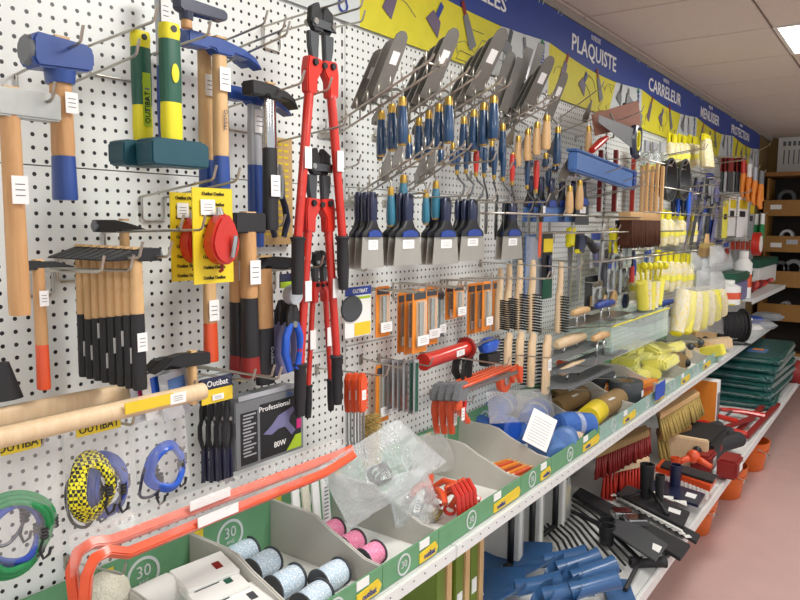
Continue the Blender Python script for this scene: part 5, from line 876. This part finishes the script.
# ================================================================== FAR HALF OF THE PEGBOARD
def boxr(u0, u1, v0, v1, o): c = A(u0, v0, o); return c, A(u1, v0, o).x-c.x, A(u0, v1, o).z-c.z
for k, (u, v0, v1) in enumerate([(570, 186, 214), (580, 180, 210)]): trowel('wooden handled trowel hanging above the wide scrapers, '+['left', 'right'][k], u, v0, v1, 8, u-9, v0-4, u+2, v0-34, 10, .2, 'beech', shape='leaf')
for a_, d in [((523, 222, 572, 180), 'inclined wire arm left of the wooden handled trowels'), ((556, 190, 620, 168), 'wire arm under the blue trays, upper'), ((575, 196, 640, 176), 'wire arm under the blue trays, lower'), ((560, 204, 636, 186), 'wire arm above the wide scrapers'), ((548, 232, 612, 231), 'wire arm above the drywall saws'), ((590, 262, 680, 250), 'wire arm above the trowel riser'), ((600, 180, 655, 170), 'wire arm left of the brown brush'), ((640, 160, 702, 148), 'wire arm through the paint rollers'), ((650, 190, 715, 184), 'wire arm above the black bowls'), ((655, 212, 722, 206), 'wire arm above the yellow packs'), ((655, 248, 722, 244), 'wire arm below the yellow packs'), ((700, 165, 742, 160), 'wire arm through the red packs'), ((712, 196, 748, 192), 'wire arm above the white cards'), ((560, 132, 596, 118), 'wire arm over the blue handled small trowel'), ((575, 138, 640, 112), 'wire arm under the brown hardboard'), ((610, 178, 655, 150), 'wire arm behind the brown brush sticks'), ((745, 158, 768, 146), 'wire arm at the far end of the pegboard'), ((560, 118, 600, 88), 'thin wire arm behind the hardboard')]: hook(*a_, d, dx=.06 if 'through' in d or 'above' in d else 0)
# wide scrapers with light blue packs
for k in range(6):
    u = 530+10.5*k; putty('navy handled wide scraper beyond the margin trowels, '+LR[k], u-7, u+7, 207 if k < 5 else 205, 222 if k < 5 else 225, 176+1.2*k, .10+.03*(k % 3), k == 5, bm='trayblue' if k < 5 else 'darkgrey')
c, w_, h = boxr(526, 546, 232, 298, .08); t = thing('blade_pack', 'blue grey see-through pack behind the orange chisel', 'package', c); part(t, 'card', MB().box(0, w_, 0, .003, h, 0), 'trayblue'); part(t, 'clear_sleeve', MB().box(.004, w_-.004, -.02, -.001, h, -.02), 'filmgrey'); text(t, '19', 'paper', .05, (w_/2, -.021, h*.35))
c, w_, h = boxr(544, 553, 232, 299, .12); t = thing('knife_pack', 'black and yellow pack with green foot beside the drywall saws', 'package', c); part(t, 'card', MB().box(0, w_, 0, .003, h, 0), 'black'); part(t, 'yellow_band', MB().box(0, w_, -.002, 0, h*.3, h*.1), 'packyellow'); part(t, 'green_foot', MB().box(0, w_, -.004, 0, h, h*.7), 'green'); part(t, 'knife', MB().tube([(w_/2, -.008, h*.35), (w_/2, -.008, h*.65)], .008, 8), 'navy')
def saw(desc, u, v0, v1, o, gm):
    c = A(u, v0, o); z = lambda v: A(u, v, o).z-c.z; t = thing('hand_saw', desc, 'saw', c); x = .03
    part(t, 'blade', MB().prism([(-x, z(v0+16)), (x*.9, z(v0+16)), (x*.5, z(v1)), (-x*.1, z(v1))], 'y', -.001, .001), 'grey'); part(t, 'teeth', lambda: [q := MB()]+[q.prism([(x*.9-.0125*i/14*1.0, z(v0+16)+(z(v1)-z(v0+16))*i/14), (x*.9+.006-.0125*i/14, z(v0+16)+(z(v1)-z(v0+16))*(i+.5)/14), (x*.9-.0125*i/14, z(v0+16)+(z(v1)-z(v0+16))*(i+.9)/14)], 'y', -.001, .001) for i in range(14)] and q, 'paleyellow')
    part(t, 'grip', MB().tube([(0, 0, 0), (.01, 0, z(v0+8)), (0, 0, z(v0+18))], [.02, .026, .022], 9), gm); part(t, 'guard', MB().box(-x*1.2, x*1.1, -.008, .008, z(v0+19), z(v0+15)), 'yellow', bev=.002); return t
saw('yellow handled drywall saw hanging below the wide scrapers', 571, 228, 302, .15, 'yellow')
t = saw('black bladed saw with blue and yellow handle beside the yellow one', 580, 234, 300, .19, 'navy'); part(t, 'pistol_grip', MB().tube([(.02, -.01, -.02), (.09, -.01, -.035), (.16, -.01, -.075), (.20, -.01, -.065)], [.016, .018, .018, .012], 9), 'rubber')
# blue trays
for k in range(3):
    c = A(572, 155, .12+.05*k); t = thing('plastic_tray', 'light blue plastic plasterers tray leaning on the hooks, '+ORD[2-k], 'tray', c, (0, .06, 0)); L = A(630, 176, .12+.05*k).x-c.x
    part(t, 'tray', MB().box(0, L, -.02, .02, -.065, .02), 'trayblue', bev=.008); part(t, 'rim', MB().box(-.01, L+.01, -.026, .026, .016, .026), 'navy' if k == 0 else 'trayblue', bev=.004); part(t, 'end_cap', MB().box(L-.02, L+.03, -.026, .026, -.065, .03), ['navy', 'turq', 'bannerblue'][k], bev=.006)
c = A(592, 112, .22); t = thing('hardboard_float', 'brown hardboard float leaning above the blue trays', 'float', c, (0, -.12, 0)); part(t, 'board', MB().prism([(0, -.01), (.62, .06), (.66, -.06), (.04, -.10)], 'y', -.004, .004), 'brownboard', bev=.001); part(t, 'handle', MB().tube([(.2, .02, 0), (.2, .05, 0), (.4, .05, 0), (.4, .02, 0)], .012, 8), 'beech')
c = A(560, 118, .04); None and solo('mesh_sheet', 'grey mesh sheet standing behind the brown hardboard float', 'sheet', MB().box(.2, .75, 0, .01, -.05, .20), 'plum', c)
c = A(625, 106, .2); t = thing('steel_float', 'blue grey steel float tilted beside the brown hardboard', 'float', c, (0, .3, 0)); part(t, 'plate', MB().box(0, .26, -.004, .004, -.10, .07), 'grey', bev=.002); part(t, 'handle', MB().tube([(.1, .01, -.06), (.1, .04, -.06), (.1, .04, .06), (.1, .01, .06)], .012, 8), 'navy')
# hand saw with yellow handle
c = A(636, 139, .26); t = thing('panel_saw', 'panel saw with navy and yellow closed handle pointing left', 'saw', c); rr_ = [(-.03, .05), (.03, .055), (.045, .03), (.04, -.05), (.02, -.08), (-.03, -.07), (-.045, 0)]
part(t, 'handle', MB().tube([(x, 0, z) for x, z in rr_], .017, 8, closed=True), 'navy'); part(t, 'yellow_inset', MB().tube([(x*.62, -.006, z*.62) for x, z in rr_], .009, 8, closed=True), 'yellow'); L = c.x-A(598, 132, .26).x
part(t, 'blade', MB().prism([(-.04, -.05), (-.04, .045), (-L, .05), (-L, .02)], 'y', -.0015, .0015), 'grey')
trowel('wooden handled tool standing in front of the red roller', 589, 126, 157, 7, 584, 122, 592, 100, 6, .2, 'beech', shape='leaf')
c = A(592, 148, .24); t = thing('paint_roller', 'red handled wire roller frame beside the panel saw', 'roller', c); part(t, 'handle', MB().tube([(0, 0, -.01), (.10, 0, .035), (.17, 0, .06)], [.014, .018, .012], 9), 'red'); part(t, 'frame', MB().tube([(.17, 0, .06), (.26, 0, .07), (.27, 0, .14), (.2, 0, .17)], .004, 7), 'wire')
for k, (u, w2, m_, d) in enumerate([(601, 3, 'darkred', 'dark red level standing upright behind the blue trays'), (616, 4, 'darkred', 'red edged level standing upright, second from left'), (634, 4, 'red', 'red and white level standing upright beside the brush sticks')]):
    c = A(u, 150, .05); h = A(u, 212, .05).z-c.z; r = S(w2/2, c); t = thing('spirit_level', d, 'level', c); part(t, 'body', MB().box(-r, r, -.01, .01, h, 0), m_, bev=.002); part(t, 'white_face', MB().box(r*1.1, r*3.5, -.012, .008, h, 0), 'white', bev=.002); part(t, 'vial', MB().cyl(r*.5, -.011, -.0105, (0, 0, h*.3), 'y', 10), 'lime')
# brown brush with sticks
c, w_, h = boxr(625, 655, 214, 249, .20); t = thing('wallpaper_brush', 'big dark brown bristle brush with a wooden back', 'brush', c); part(t, 'wooden_back', MB().box(-.01, w_+.01, -.03, .03, -.03, .012), 'beech', bev=.003); part(t, 'bristle_core', MB().box(.004, w_-.004, -.025, .025, h*.9, -.03), 'bristlebrown')
part(t, 'bristles', lambda: [q := MB()]+[q.tube([(w_*(i+.5)/22, -.03+.009*(j*1.0), -.03), (w_*(i+.5)/22+R_.uniform(-.006, .006), -.036+.011*j, h*R_.uniform(.9, 1.0))], [.006, .004], 4) for i in range(22) for j in range(7)] and q, 'bristlebrown')
for k in range(5):
    u = 643+5*k; c = A(u, 166-(k % 2)*3, .16+.02*k); h = A(u, 214, .16+.02*k).z-c.z; solo('wooden_stick', 'flat pale wooden stick standing behind the brown brush, '+LR[k], 'stick', MB().box(-.014, .014, -.008, .008, h, 0), 'beech', c, bev=.003)
# yellow roller and brush packs
def ypack(desc, u0, u1, v0, v1, o, sleeve='white', top='yellow', cat='paint roller'):
    sleeve = 'fluff' if sleeve == 'white' else sleeve
    c, w_, h = boxr(u0, u1, v0, v1, o); t = thing('roller_pack', desc, cat, c); part(t, 'header', MB().box(0, w_, -.006, .006, h*.28, 0), top, bev=.002); part(t, 'sleeve', MB().loft([(h, w_/2, -.0, w_*.40, .028), (h*.92, w_/2, 0, w_*.48, .034), (h*.36, w_/2, 0, w_*.48, .034), (h*.26, w_/2, 0, w_*.3, .02)], 12, 2.4), sleeve); part(t, 'yellow_stripe', MB().loft([(h*.75, w_/2, -.004, w_*.49, .034), (h*.6, w_/2, -.004, w_*.49, .034)], 12, 2.4, cap=False), 'paleyellow')
YR = [('upper row under the banners', 668, 699, 132, 170, 6, 'white', 'yellow'), ('middle row beside the brown brush', 661, 697, 209, 246, 6, 'white', 'yellow'), ('lower row above the yellow bundle', 656, 694, 250, 292, 6, 'white', 'yellow'), ('short row of brown brushes in clear covers', 645, 668, 140, 182, 3, 'filmgrey', 'silver'), ('row just left of the lower yellow packs', 632, 650, 262, 300, 3, 'white', 'paleyellow')]
for nm, u0, u1, v0, v1, n, sm_, tm in YR:
    for k in range(n):
        f = (u1-u0)/n; ypack('roller pack in '+nm+', '+LR[k], u0+f*k, u0+f*(k+.66), v0+1.2*(k % 2)+k*.6, v1-k*.4-2*(k % 2), .12+.02*(k % 2), sm_, tm)
for k in range(5):
    c = A(640+5.5*k, 264, .24); h = A(640, 312, .24).z-c.z; t = thing('yellow_roller', 'yellow and white fluffy roller tied in a fan below the brown brush, '+LR[k], 'paint roller', c, (0, (.35-.17*k)*-1, 0)); part(t, 'stem', MB().tube([(0, 0, 0), (0, 0, h*.35)], .006, 6), 'yellow'); part(t, 'sleeve', MB().loft([(h, 0, 0, .03, .03), (h*.4, 0, 0, .035, .03)], 12), 'fluff' if k % 2 else 'paleyellow'); part(t, 'knot', MB().ball(.02, (0, -.02, -.01), 8), 'yellow')
for k in range(7):
    p = A(684+6*k, 292, .3); h = A(690, 332, .3).z-p.z; t = thing('fluffy_roller', 'yellow and white roller in the big bundle beside the cable reel, '+LR[k], 'paint roller', p, (0, .5-.17*k, 0)); part(t, 'sleeve', MB().loft([(h, 0, 0, .04, .04), (h*.5, 0, 0, .055, .05), (0, 0, 0, .045, .04)], 12), 'fluff' if k % 2 == 0 else 'paleyellow'); part(t, 'end_cap', MB().loft([(h-.01, 0, 0, .03, .03), (h, 0, 0, .035, .035)], 10), 'yellow')
bag('clear_bag', 'clear bag round the big yellow roller bundle', [(676, 286), (714, 286), (724, 334), (676, 330)], .3, 'thinfilm', .06, 41)
c, w_, h = boxr(703, 713, 138, 166, .25); t = thing('white_glove', 'white fluffy mitt at the end of the upper roller row', 'glove', c); part(t, 'mitt', MB().loft([(h, w_*.6, 0, w_*.36, .04), (h*.5, w_*.4, 0, w_*.32, .04), (0, w_*.3, 0, w_*.2, .03)], 12), 'fluff'); part(t, 'header', MB().box(0, w_*.6, -.01, .01, -.01, .03), 'yellow')
for k in range(2):
    c = A(668+14*k, 180, .2); t = thing('rubber_bowl', 'shiny black rubber mixing bowl hung on its side, '+['left', 'right'][k], 'bowl', c); part(t, 'bowl', MB().lathe([(0, .08), (.07, .07), (.11, .03), (.125, -.02), (.118, -.02), (.10, .03), (.06, .06), (0, .07)], ax='y', n=20), 'black'); part(t, 'rim', MB().lathe([(.118, -.022), (.128, -.022), (.128, -.012), (.118, -.012), (.118, -.022)], ax='y', n=20), 'darkgrey'); hang(t, ['left', 'right'][k]+' black rubber bowl', .09)
for k in range(4):
    c = A(674+5*k, 190, .12+.03*k); h = A(674, 216, .12).z-c.z; t = thing('squeeze_handle', 'blue tool handle below the black bowls, '+LR[k], 'handle tool', c); part(t, 'grip', MB().loft([(h, 0, 0, .012, .012), (h*.5, 0, 0, .02, .016), (0, 0, 0, .014, .012)], 10), 'brightblue' if k % 2 else 'navy'); part(t, 'cap', MB().ball(.016, (0, 0, 0), 7), 'silver')
for k in range(6):
    c = A(688+6*k, 186+4*k, .12+.03*(k % 3)); t = thing('steel_spatula', 'long grey triangular spatula blade pointing down right, '+LR[k], 'spatula', c, (0, .5, 0)); part(t, 'blade', MB().prism([(-.03, 0), (.03, 0), (.045, -.42), (-.03, -.40)], 'y', -.002, .002), 'gun' if k % 2 else 'darkgrey'); part(t, 'handle', MB().loft([(-.02, 0, 0, .02, .012), (.09, 0, 0, .015, .012)], 10), 'navy')
c, w_, h = boxr(701, 713, 234, 257, .2); t = thing('flat_brush', 'flat tan paint brush hung bristles down near the far end', 'brush', c); part(t, 'handle', MB().loft([(h*.4, w_/2, 0, w_*.2, .012), (0, w_/2, 0, w_*.12, .01)], 10), 'beech'); part(t, 'ferrule', MB().box(w_*.1, w_*.9, -.014, .014, h*.6, h*.4), 'bristletan'); part(t, 'bristle_tuft', MB().box(w_*.05, w_*.95, -.016, .016, h, h*.6), 'kraft')
# red packs, gloves
for k in range(6):
    c, w_, h = boxr(721+4*k, 724+4*k, 157, 192, .12+.03*(k % 3)); t = thing('red_header_pack', 'narrow pack with dark red header beside the gloves, '+LR[k], 'package', c); part(t, 'header', MB().box(0, w_*1.2, -.01, 0, h*.42, 0), 'darkred'); part(t, 'content', MB().box(0, w_*1.1, -.02, 0, h, h*.42), 'silver' if k % 2 else 'darkgrey', bev=.004); hang(t, 'dark red headed pack beside the gloves, '+LR[k])
def glove(desc, u, v, s, o, cm, fm, rot=0):
    c = A(u, v, o); t = thing('work_glove', desc, 'glove', c, (0, rot, 0)); part(t, 'cuff', MB().loft([(-s*.35, 0, 0, s*.16, s*.07), (0, 0, 0, s*.2, s*.06)], 12), cm); b = MB().loft([(-s*.72, .0, 0, s*.19, s*.06), (-s*.5, 0, 0, s*.22, s*.08), (-s*.35, 0, 0, s*.16, s*.07)], 12)
    part(t, 'palm', b, fm)
    for i in range(4): part(t, 'finger', MB().tube([(-s*.14+s*.093*i, 0, -s*.68), (-s*.15+s*.10*i, 0, -s*.88), (-s*.15+s*.10*i, -.01, -s*(.97+.03*(i in (1, 2))))], [s*.052, s*.05, s*.035], 8), fm)
    part(t, 'thumb', MB().tube([(s*.17, 0, -s*.5), (s*.27, 0, -s*.62), (s*.28, -.01, -s*.74)], [s*.06, s*.05, s*.035], 8), fm); hang(t, desc.replace('dipped work ', ''))
for k in range(4): glove('orange dipped work glove with '+['red', 'white', 'pale grey', 'dark grey'][k]+' cuff at the far end', 744+6*k, 160+4*k, .31, .2+.04*k, ['red', 'white', 'silver', 'grey'][k], 'orange', -.1+.08*k)
for k in range(2): glove('green dipped work glove low at the far end, '+['left', 'right'][k], 757+6*k, 214, .28, .2+.05*k, 'white', 'bungeegreen', .1*k)
for k, (u0, u1, v0, v1, m_, d) in enumerate([(730, 737, 196, 236, 'white', 'white and yellow card hung below the red headers, left'), (739, 749, 196, 237, 'paper', 'white card with yellow top hung below the red headers, right'), (724, 729, 200, 238, 'paleyellow', 'narrow yellow card left of the white cards'), (750, 755, 202, 240, 'silver', 'narrow grey card right of the white cards')]):
    c, w_, h = boxr(u0, u1, v0, v1, .2); t = thing('tool_card', d, 'package', c); part(t, 'card', MB().box(0, w_, 0, .004, h, 0), m_); part(t, 'yellow_top', MB().box(w_*.1, w_*.9, -.003, 0, h*.3, h*.08), 'packyellow'); part(t, 'black_mark', MB().box(w_*.15, w_*.7, -.003, 0, h*.5, h*.36), 'black'); hang(t, d.replace(' hung below the red headers', '').replace(' left of', ' by'))
for k in range(5): c, w_, h = boxr(731+5*k, 734+5*k, 241, 262, .12); t = thing('small_card', 'small red topped card above the orange banded bottles, '+LR[k], 'package', c); part(t, 'card', MB().box(0, w_, 0, .004, h, 0), 'silver'); part(t, 'header', MB().box(0, w_, -.01, 0, h*.4, 0), 'red'); hang(t, 'small red topped card, '+LR[k])
for k, (u, v) in enumerate([(697, 262), (708, 268), (716, 256), (724, 262), (703, 280), (716, 282)]): c = A(u, v, .2); bag('clear_bag', 'crumpled clear bag of small parts by the upper shelf, '+LR[k], [(u-6, v-10), (u+6, v-11), (u+8, v+11), (u-7, v+12)], .16+.04*(k % 3), 'hazebag', .04, 50+k, nx=8, nz=8)
for k, (u, v, m_) in enumerate([(648, 226, 'green'), (610, 292, 'silver'), (622, 282, 'silver'), (616, 270, 'grey'), (628, 254, 'grey')][1:]): c = A(u, v, .1); pack('grey see-through tool pack above the trowel riser, '+LR[k], u-4, u+4, v-14, v+14, .08+.03*k, 'silver', False)
for k, (u, v0, v1, m_) in enumerate([(633, 250, 282, 'red'), (613, 240, 270, 'steel'), (621, 246, 292, 'steel'), (603, 222, 262, 'steel'), (727, 270, 290, 'yellow')][:4]): c = A(u, v0, .16); h = A(u, v1, .16).z-c.z; t = thing('long_tool', ['red handled', 'thin steel', 'longest thin steel', 'leftmost thin steel'][k]+' tool hung between the saws and yellow packs', 'tool', c); part(t, 'shaft', MB().tube([(0, 0, 0), (0, 0, h*.5)], .006, 7), 'navy' if m_ == 'red' else 'steel'); part(t, 'handle', MB().loft([(h, 0, 0, .014, .014), (h*.5, 0, 0, .012, .012)], 10), m_); hang(t, ['red handled', 'thin steel', 'longest steel', 'leftmost steel'][k]+' tool by the saws')
c, w_, h = boxr(588, 597, 226, 250, .1); 
c, w_, h = boxr(610, 618, 228, 246, .14); t = thing('yellow_tool', 'small yellow and black trigger tool left of the brown brush', 'tool', c); part(t, 'body', MB().loft([(h*1.4, w_/2, 0, .03, .02), (0, w_/2, 0, .035, .02)], 10, 3), 'yellow'); part(t, 'trigger', MB().tube([(w_*.9, 0, .04), (w_*.9, 0, h*.3)], .012, 7), 'black')
# ------------------------------------------------------------------ trowel risers and floats
def flt(desc, u0, u1, v, o, hu0, hu1, hm, depth=.12, posth=.045, pm='steel', hr=.017, rz=0, teeth=False, name='finishing_trowel'):
    c = A((u0+u1)/2, v, o); w_ = (A(u1, v, o).x-A(u0, v, o).x)/2; t = thing(name, desc, 'trowel', c, (0, 0, rz)); part(t, 'plate', MB().prism([(-w_, 0), (-w_*.8, -depth/2), (w_, -depth/2), (w_, depth/2), (-w_*.8, depth/2)], 'z', -.002, .002), pm)
    a, b = A(hu0, v, o).x-c.x, A(hu1, v, o).x-c.x
    part(t, 'handle', MB().tube([(a, 0, posth), (a+.01, 0, posth), ((a+b)/2, 0, posth+.004), (b-.01, 0, posth), (b, 0, posth)], [hr*.5, hr*.85, hr*1.1, hr*.85, hr*.5], 12), hm); part(t, 'post', MB().tube([(a+(b-a)*.25, 0, 0), (a+(b-a)*.3, 0, posth-.012)], .006, 8), 'chrome'); part(t, 'post', MB().tube([(a+(b-a)*.75, 0, 0), (a+(b-a)*.7, 0, posth-.012)], .006, 8), 'chrome')
    if teeth: part(t, 'teeth', lambda: [q := MB()]+[q.cbox((-w_*.8+w_*1.75*i/26, -depth/2, -.006), (w_*.035, .003, .012)) for i in range(27)] and q, pm)
def riser(desc, u0, u1, vt, o0, o1, hgt):
    a, b = A(u0, vt, o1), A(u1, vt, o1); z = a.z; L = b.x-a.x; t = thing('acrylic_riser', desc, 'display stand', (a.x, -o0, z)); part(t, 'top_sheet', MB().box(0, L, -(o1-o0), 0, -.006, 0), 'acrylic'); part(t, 'front_edge', MB().box(0, L, -(o1-o0)-.004, -(o1-o0), -.007, .001), 'paleyellow')
    part(t, 'left_leg', MB().box(0, .006, -(o1-o0), 0, -hgt, -.006), 'acrylic'); part(t, 'right_leg', MB().box(L-.006, L, -(o1-o0), 0, -hgt, -.006), 'acrylic'); part(t, 'front_sheet', MB().box(0, L, -(o1-o0), -(o1-o0)+.004, -hgt, -.01), 'acrylic')
riser('clear acrylic riser with yellow edge over the yellow sponges', 612, 668, 326, .05, .28, .16)
flt('steel finishing trowel with wooden handle on the left end of the ledge', 562, 600, 321, .18, 572, 588, 'beech'); flt('steel finishing trowel with blue handle right of the wooden one', 590, 622, 316, .20, 596, 613, 'bannerblue', posth=.06)
for k in range(3): flt('steel finishing trowel with blue handle on the acrylic riser, '+LR[k], 628+13*k, 650+13*k, 323-5*k, .18, 634+13*k, 646+13*k, 'bannerblue', posth=.06)
flt('grey float with thick pale wooden handle above the notched trowel', 548, 596, 350, .2, 556, 583, 'palewood', hr=.024, pm='grey'); flt('grey pointed float with tilted wooden handle left of the sponges', 562, 618, 360, .26, 592, 607, 'beech', pm='grey', posth=.09)
flt('notched grey trowel with wooden grip over the brown rolls', 551, 602, 376, .24, 560, 584, 'palewood', pm='grey', teeth=True, hr=.02, depth=.13)
for u0, v0, u1, v1, d in [(540, 330, 612, 326, 'ledge arm under the finishing trowels'), (520, 362, 592, 366, 'wire arm under the pale wooden float'), (540, 388, 602, 391, 'wire arm under the notched trowel')]: hook(u0, v0, u1, v1, d, dx=.3, frame=False)
c, w_, h = boxr(586, 598, 277, 312, .1); t = thing('dark_pack', 'dark hanging pack behind the finishing trowels', 'package', c); part(t, 'card', MB().box(0, w_, 0, .004, h, 0), 'darkgrey'); part(t, 'header', MB().box(0, w_, -.003, 0, h*.2, 0), 'black'); part(t, 'wooden_block', MB().cbox((w_*.6, -.03, h*.7), (.12, .04, .05)), 'beech', rot=(0, .0, 0))
c = A(563, 372, .1); t = thing('orange_grip', 'orange and black curved grip left of the notched trowel', 'grip', c); part(t, 'grip', MB().tube([(-.05, 0, .05), (.03, 0, .03), (.05, 0, -.03), (.09, 0, -.04)], [.016, .02, .018, .012], 9), 'redorange'); part(t, 'trigger', MB().tube([(-.03, -.005, .02), (-.02, -.005, -.03)], .009, 7), 'black')
# ------------------------------------------------------------------ goods on the upper shelf
ZU = 1.201
def bottle(desc, u, v, r, h, band, body='white', o=.25):
    p = A(u, v, o); t = thing('bottle', desc, 'bottle', (p.x, p.y, ZU)); part(t, 'body', MB().lathe([(0, 0), (r, 0), (r, h*.8), (r*.5, h*.92), (r*.5, h), (0, h)], n=18), body); part(t, 'band', MB().lathe([(r*1.01, h*.25), (r*1.01, h*.55)], n=18), band); part(t, 'cap', MB().lathe([(0, h*1.08), (r*.55, h*1.08), (r*.55, h*.93)], n=14), body)
bottle('tall white bottle with orange band on the upper shelf', 743, 270, .07, .36, 'redorange'); bottle('short white tub with orange band on the upper shelf', 727, 284, .10, .17, 'redorange')
def ubox(desc, u0, u1, vt, o, m_, lid, name='storage_box'):
    a, b = A(u0, vt, o), A(u1, vt, o); t = thing(name, desc, 'box', (a.x, -o, ZU)); h = max(.06, a.z-ZU); w_ = b.x-a.x; part(t, 'body', MB().box(0, w_, 0, .15, 0, h*.7), m_, bev=.01); part(t, 'lid', MB().box(-.01, w_+.01, -.01, .16, h*.7, h), lid, bev=.01)
ubox('small grey green box with lid on the upper shelf', 736, 752, 274, .3, 'gun', 'green'); ubox('white box with dark green lid at the end of the upper shelf', 760, 777, 260, .2, 'white', 'green')
for k in range(6): p = A(753+3*k, 272+3*k, .24); solo('red_link', 'red curled strap piece before the green lidded box, '+LR[k], 'strap', MB().lathe([(.03, -.012), (.05, -.012), (.05, .012), (.03, .012), (.03, -.012)], ax='y', n=14), 'red' if k % 2 else 'darkred', (p.x, p.y, ZU+.05), (.4*k, .3, .6*k))
p = A(757, 244, .3); t = thing('red_tape_roll', 'red and white round tape dispenser above the green lidded box', 'tape', p); part(t, 'red_ring', MB().lathe([(.05, -.03), (.10, -.03), (.10, .03), (.05, .03), (.05, -.03)], ax='y', n=22), 'red'); part(t, 'white_hub', MB().lathe([(0, -.034), (.07, -.034), (.07, .03), (0, .03)], ax='y', n=18), 'white'); hang(t, 'red and white tape dispenser', .06)
p = A(735, 294, .3); solo('yellow_strip', 'flat yellow strip lying on the upper shelf edge', 'strip', MB().cbox((0, 0, 0), (.3, .05, .008)), 'yellow', (p.x, p.y, ZU+.005), bev=.001)

# wire rails running along the front of the hooks, and the crowd of small packs between them
for u0, v0, ln, o, d in [(505, 213, 1.5, .24, 'long wire rail along the wide scrapers'), (560, 233, 1.9, .22, 'long wire rail above the drywall saws'), (600, 262, 1.9, .24, 'long wire rail above the acrylic riser'), (656, 186, 2.2, .22, 'long wire rail below the black bowls'), (650, 212, 2.3, .26, 'long wire rail over the middle yellow packs'), (640, 158, 1.8, .2, 'long wire rail under the upper roller packs')]:
    p = A(u0, v0, o); t = thing('wire_rail', d, 'rail', p); part(t, 'rail', MB().tube([(0, 0, 0), (ln, 0, 0)], .004, 6), 'wire')
    for x in (0, ln/2, ln): part(t, 'arm', MB().tube([(x, 0, 0), (x, o, 0)], .0035, 6), 'wire')
PK = [(596, 232, 9, 36, 'filmgrey', 'gun'), (604, 250, 8, 40, 'silver', 'darkgrey'), (612, 262, 7, 30, 'filmgrey', 'steel'), (622, 262, 8, 30, 'white', 'grey'), (632, 252, 6, 26, 'silver', 'bannerblue'), (598, 282, 9, 24, 'filmgrey', 'steel'), (612, 284, 8, 24, 'silver', 'beech'), (624, 288, 8, 22, 'filmgrey', 'navy'), (648, 250, 6, 20, 'trayblue', 'silver'), (700, 212, 6, 24, 'silver', 'gun'), (707, 206, 6, 30, 'filmgrey', 'darkgrey'), (714, 214, 6, 26, 'bannerblue', 'silver'), (719, 240, 6, 24, 'filmgrey', 'grey'), (712, 240, 5, 22, 'paleyellow', 'grey'), (726, 242, 5, 22, 'silver', 'darkred'), (700, 176, 7, 24, 'gun', 'silver'), (710, 172, 7, 26, 'darkgrey', 'silver'), (716, 180, 6, 24, 'silver', 'gun')]
NM = {'filmgrey': 'clear', 'silver': 'silvery', 'white': 'white', 'trayblue': 'pale blue', 'bannerblue': 'dark blue', 'paleyellow': 'yellow', 'gun': 'bluish grey', 'darkgrey': 'dark grey'}
for k, (u, v, w_, h_, m_, m2) in enumerate(PK):
    if u < 660: where = LR[k]+' of the packs above the trowel ledge'
    else: where = LR[k-9]+' of the packs left of the gloves'
    c, w2, h = boxr(u-w_/2, u+w_/2, v, v+h_, .10+.03*(k % 3)); t = thing('hanging_pack', NM[m_]+' hanging tool pack, '+where, 'package', c)
    part(t, 'card', MB().box(0, w2, 0, .004, h, 0), m_); part(t, 'header', MB().box(0, w2, -.003, 0, h*.22, 0), m2 if k % 2 else 'bannerblue'); part(t, 'content', MB().loft([(h*.92, w2/2, -.012, w2*.22, .01), (h*.6, w2/2, -.012, w2*.34, .012), (h*.3, w2/2, -.012, w2*.16, .01)], 10, 3), m2); hang(t, where.replace(' of the packs', ' pack'))
# ------------------------------------------------------------------ groups of repeats
GN = {'hammer': 'hammers hanging on the pegboard', 'lump_hammer': 'gripped lump hammers hung head down', 'wire_hook': 'wire hooks on the pegboard', 'pin_rack': 'tilted pin racks for trowels', 'trowel': 'trowels hanging on the racks and hooks', 'putty_knife': 'steel putty knives hanging in fans', 'banner': 'tool banners above the pegboard', 'shelf': 'middle shelves of the display', 'bottom_shelf': 'bottom shelves of the display', 'clear_bag': 'clear plastic bags', 'bungee_cord': 'bungee cords in clear bags', 'bolt_cutter': 'nested red bolt cutters', 'mason_clamp': 'orange mason clamp bars', 'display_bin': 'green fronted display bins', 'twine_spool': 'twine spools in the bins', 'tape_roll': 'rolls in the display bins', 'cloth_roll': 'blue cloth rolls in their bin', 'roller_pack': 'yellow headed roller packs', 'shovel_head': 'blue plastic shovel heads', 'finishing_trowel': 'floats and finishing trowels on the ledges', 'margin_trowel': 'narrow margin trowels hung in a row', 'blister_pack': 'carded packs on the hooks', 'wire_brush': 'wooden backed wire brushes', 'broom_head': 'broom heads on the lower shelf', 'work_glove': 'dipped work gloves', 'sponge_pack': 'wrapped yellow sponges', 'sanding_block': 'wooden blocks near the cable reel', 'header_card': 'yellow header cards', 'hanging_pack': 'small hanging tool packs', 'wire_rail': 'long wire rails', 'pipe_roll': 'rolls in the wooden rack', 'steel_clamp': 'dark red steel clamps', 'leaflet_pack': 'printed leaflets behind the pole', 'chalk_reel_pack': 'chalk reels on yellow cards', 'spirit_level': 'upright levels', 'hand_saw': 'drywall saws', 'bucket': 'orange buckets on the floor', 'packet': 'packets at the far shelf end', 'pulley': 'small pulleys in the bag', 'bottle': 'orange banded bottles', 'storage_box': 'lidded boxes on the upper shelf', 'tool_card': 'tool cards'}
tops = [o for o in bpy.data.objects if o.parent is None and 'category' in o]; cnt = {}; stem = {}
for o in tops:
    b = o.name.split('.')[0]; cnt[b] = cnt.get(b, 0)+1; st = o['label'].rsplit(',', 1)[0]; stem.setdefault(st, []).append(o)
for o in tops:
    if 'group' in o: continue
    b = o.name.split('.')[0]; st = o['label'].rsplit(',', 1)[0]
    if b in GN and cnt[b] > 1: o['group'] = GN[b]
    elif len(stem[st]) > 1: o['group'] = st
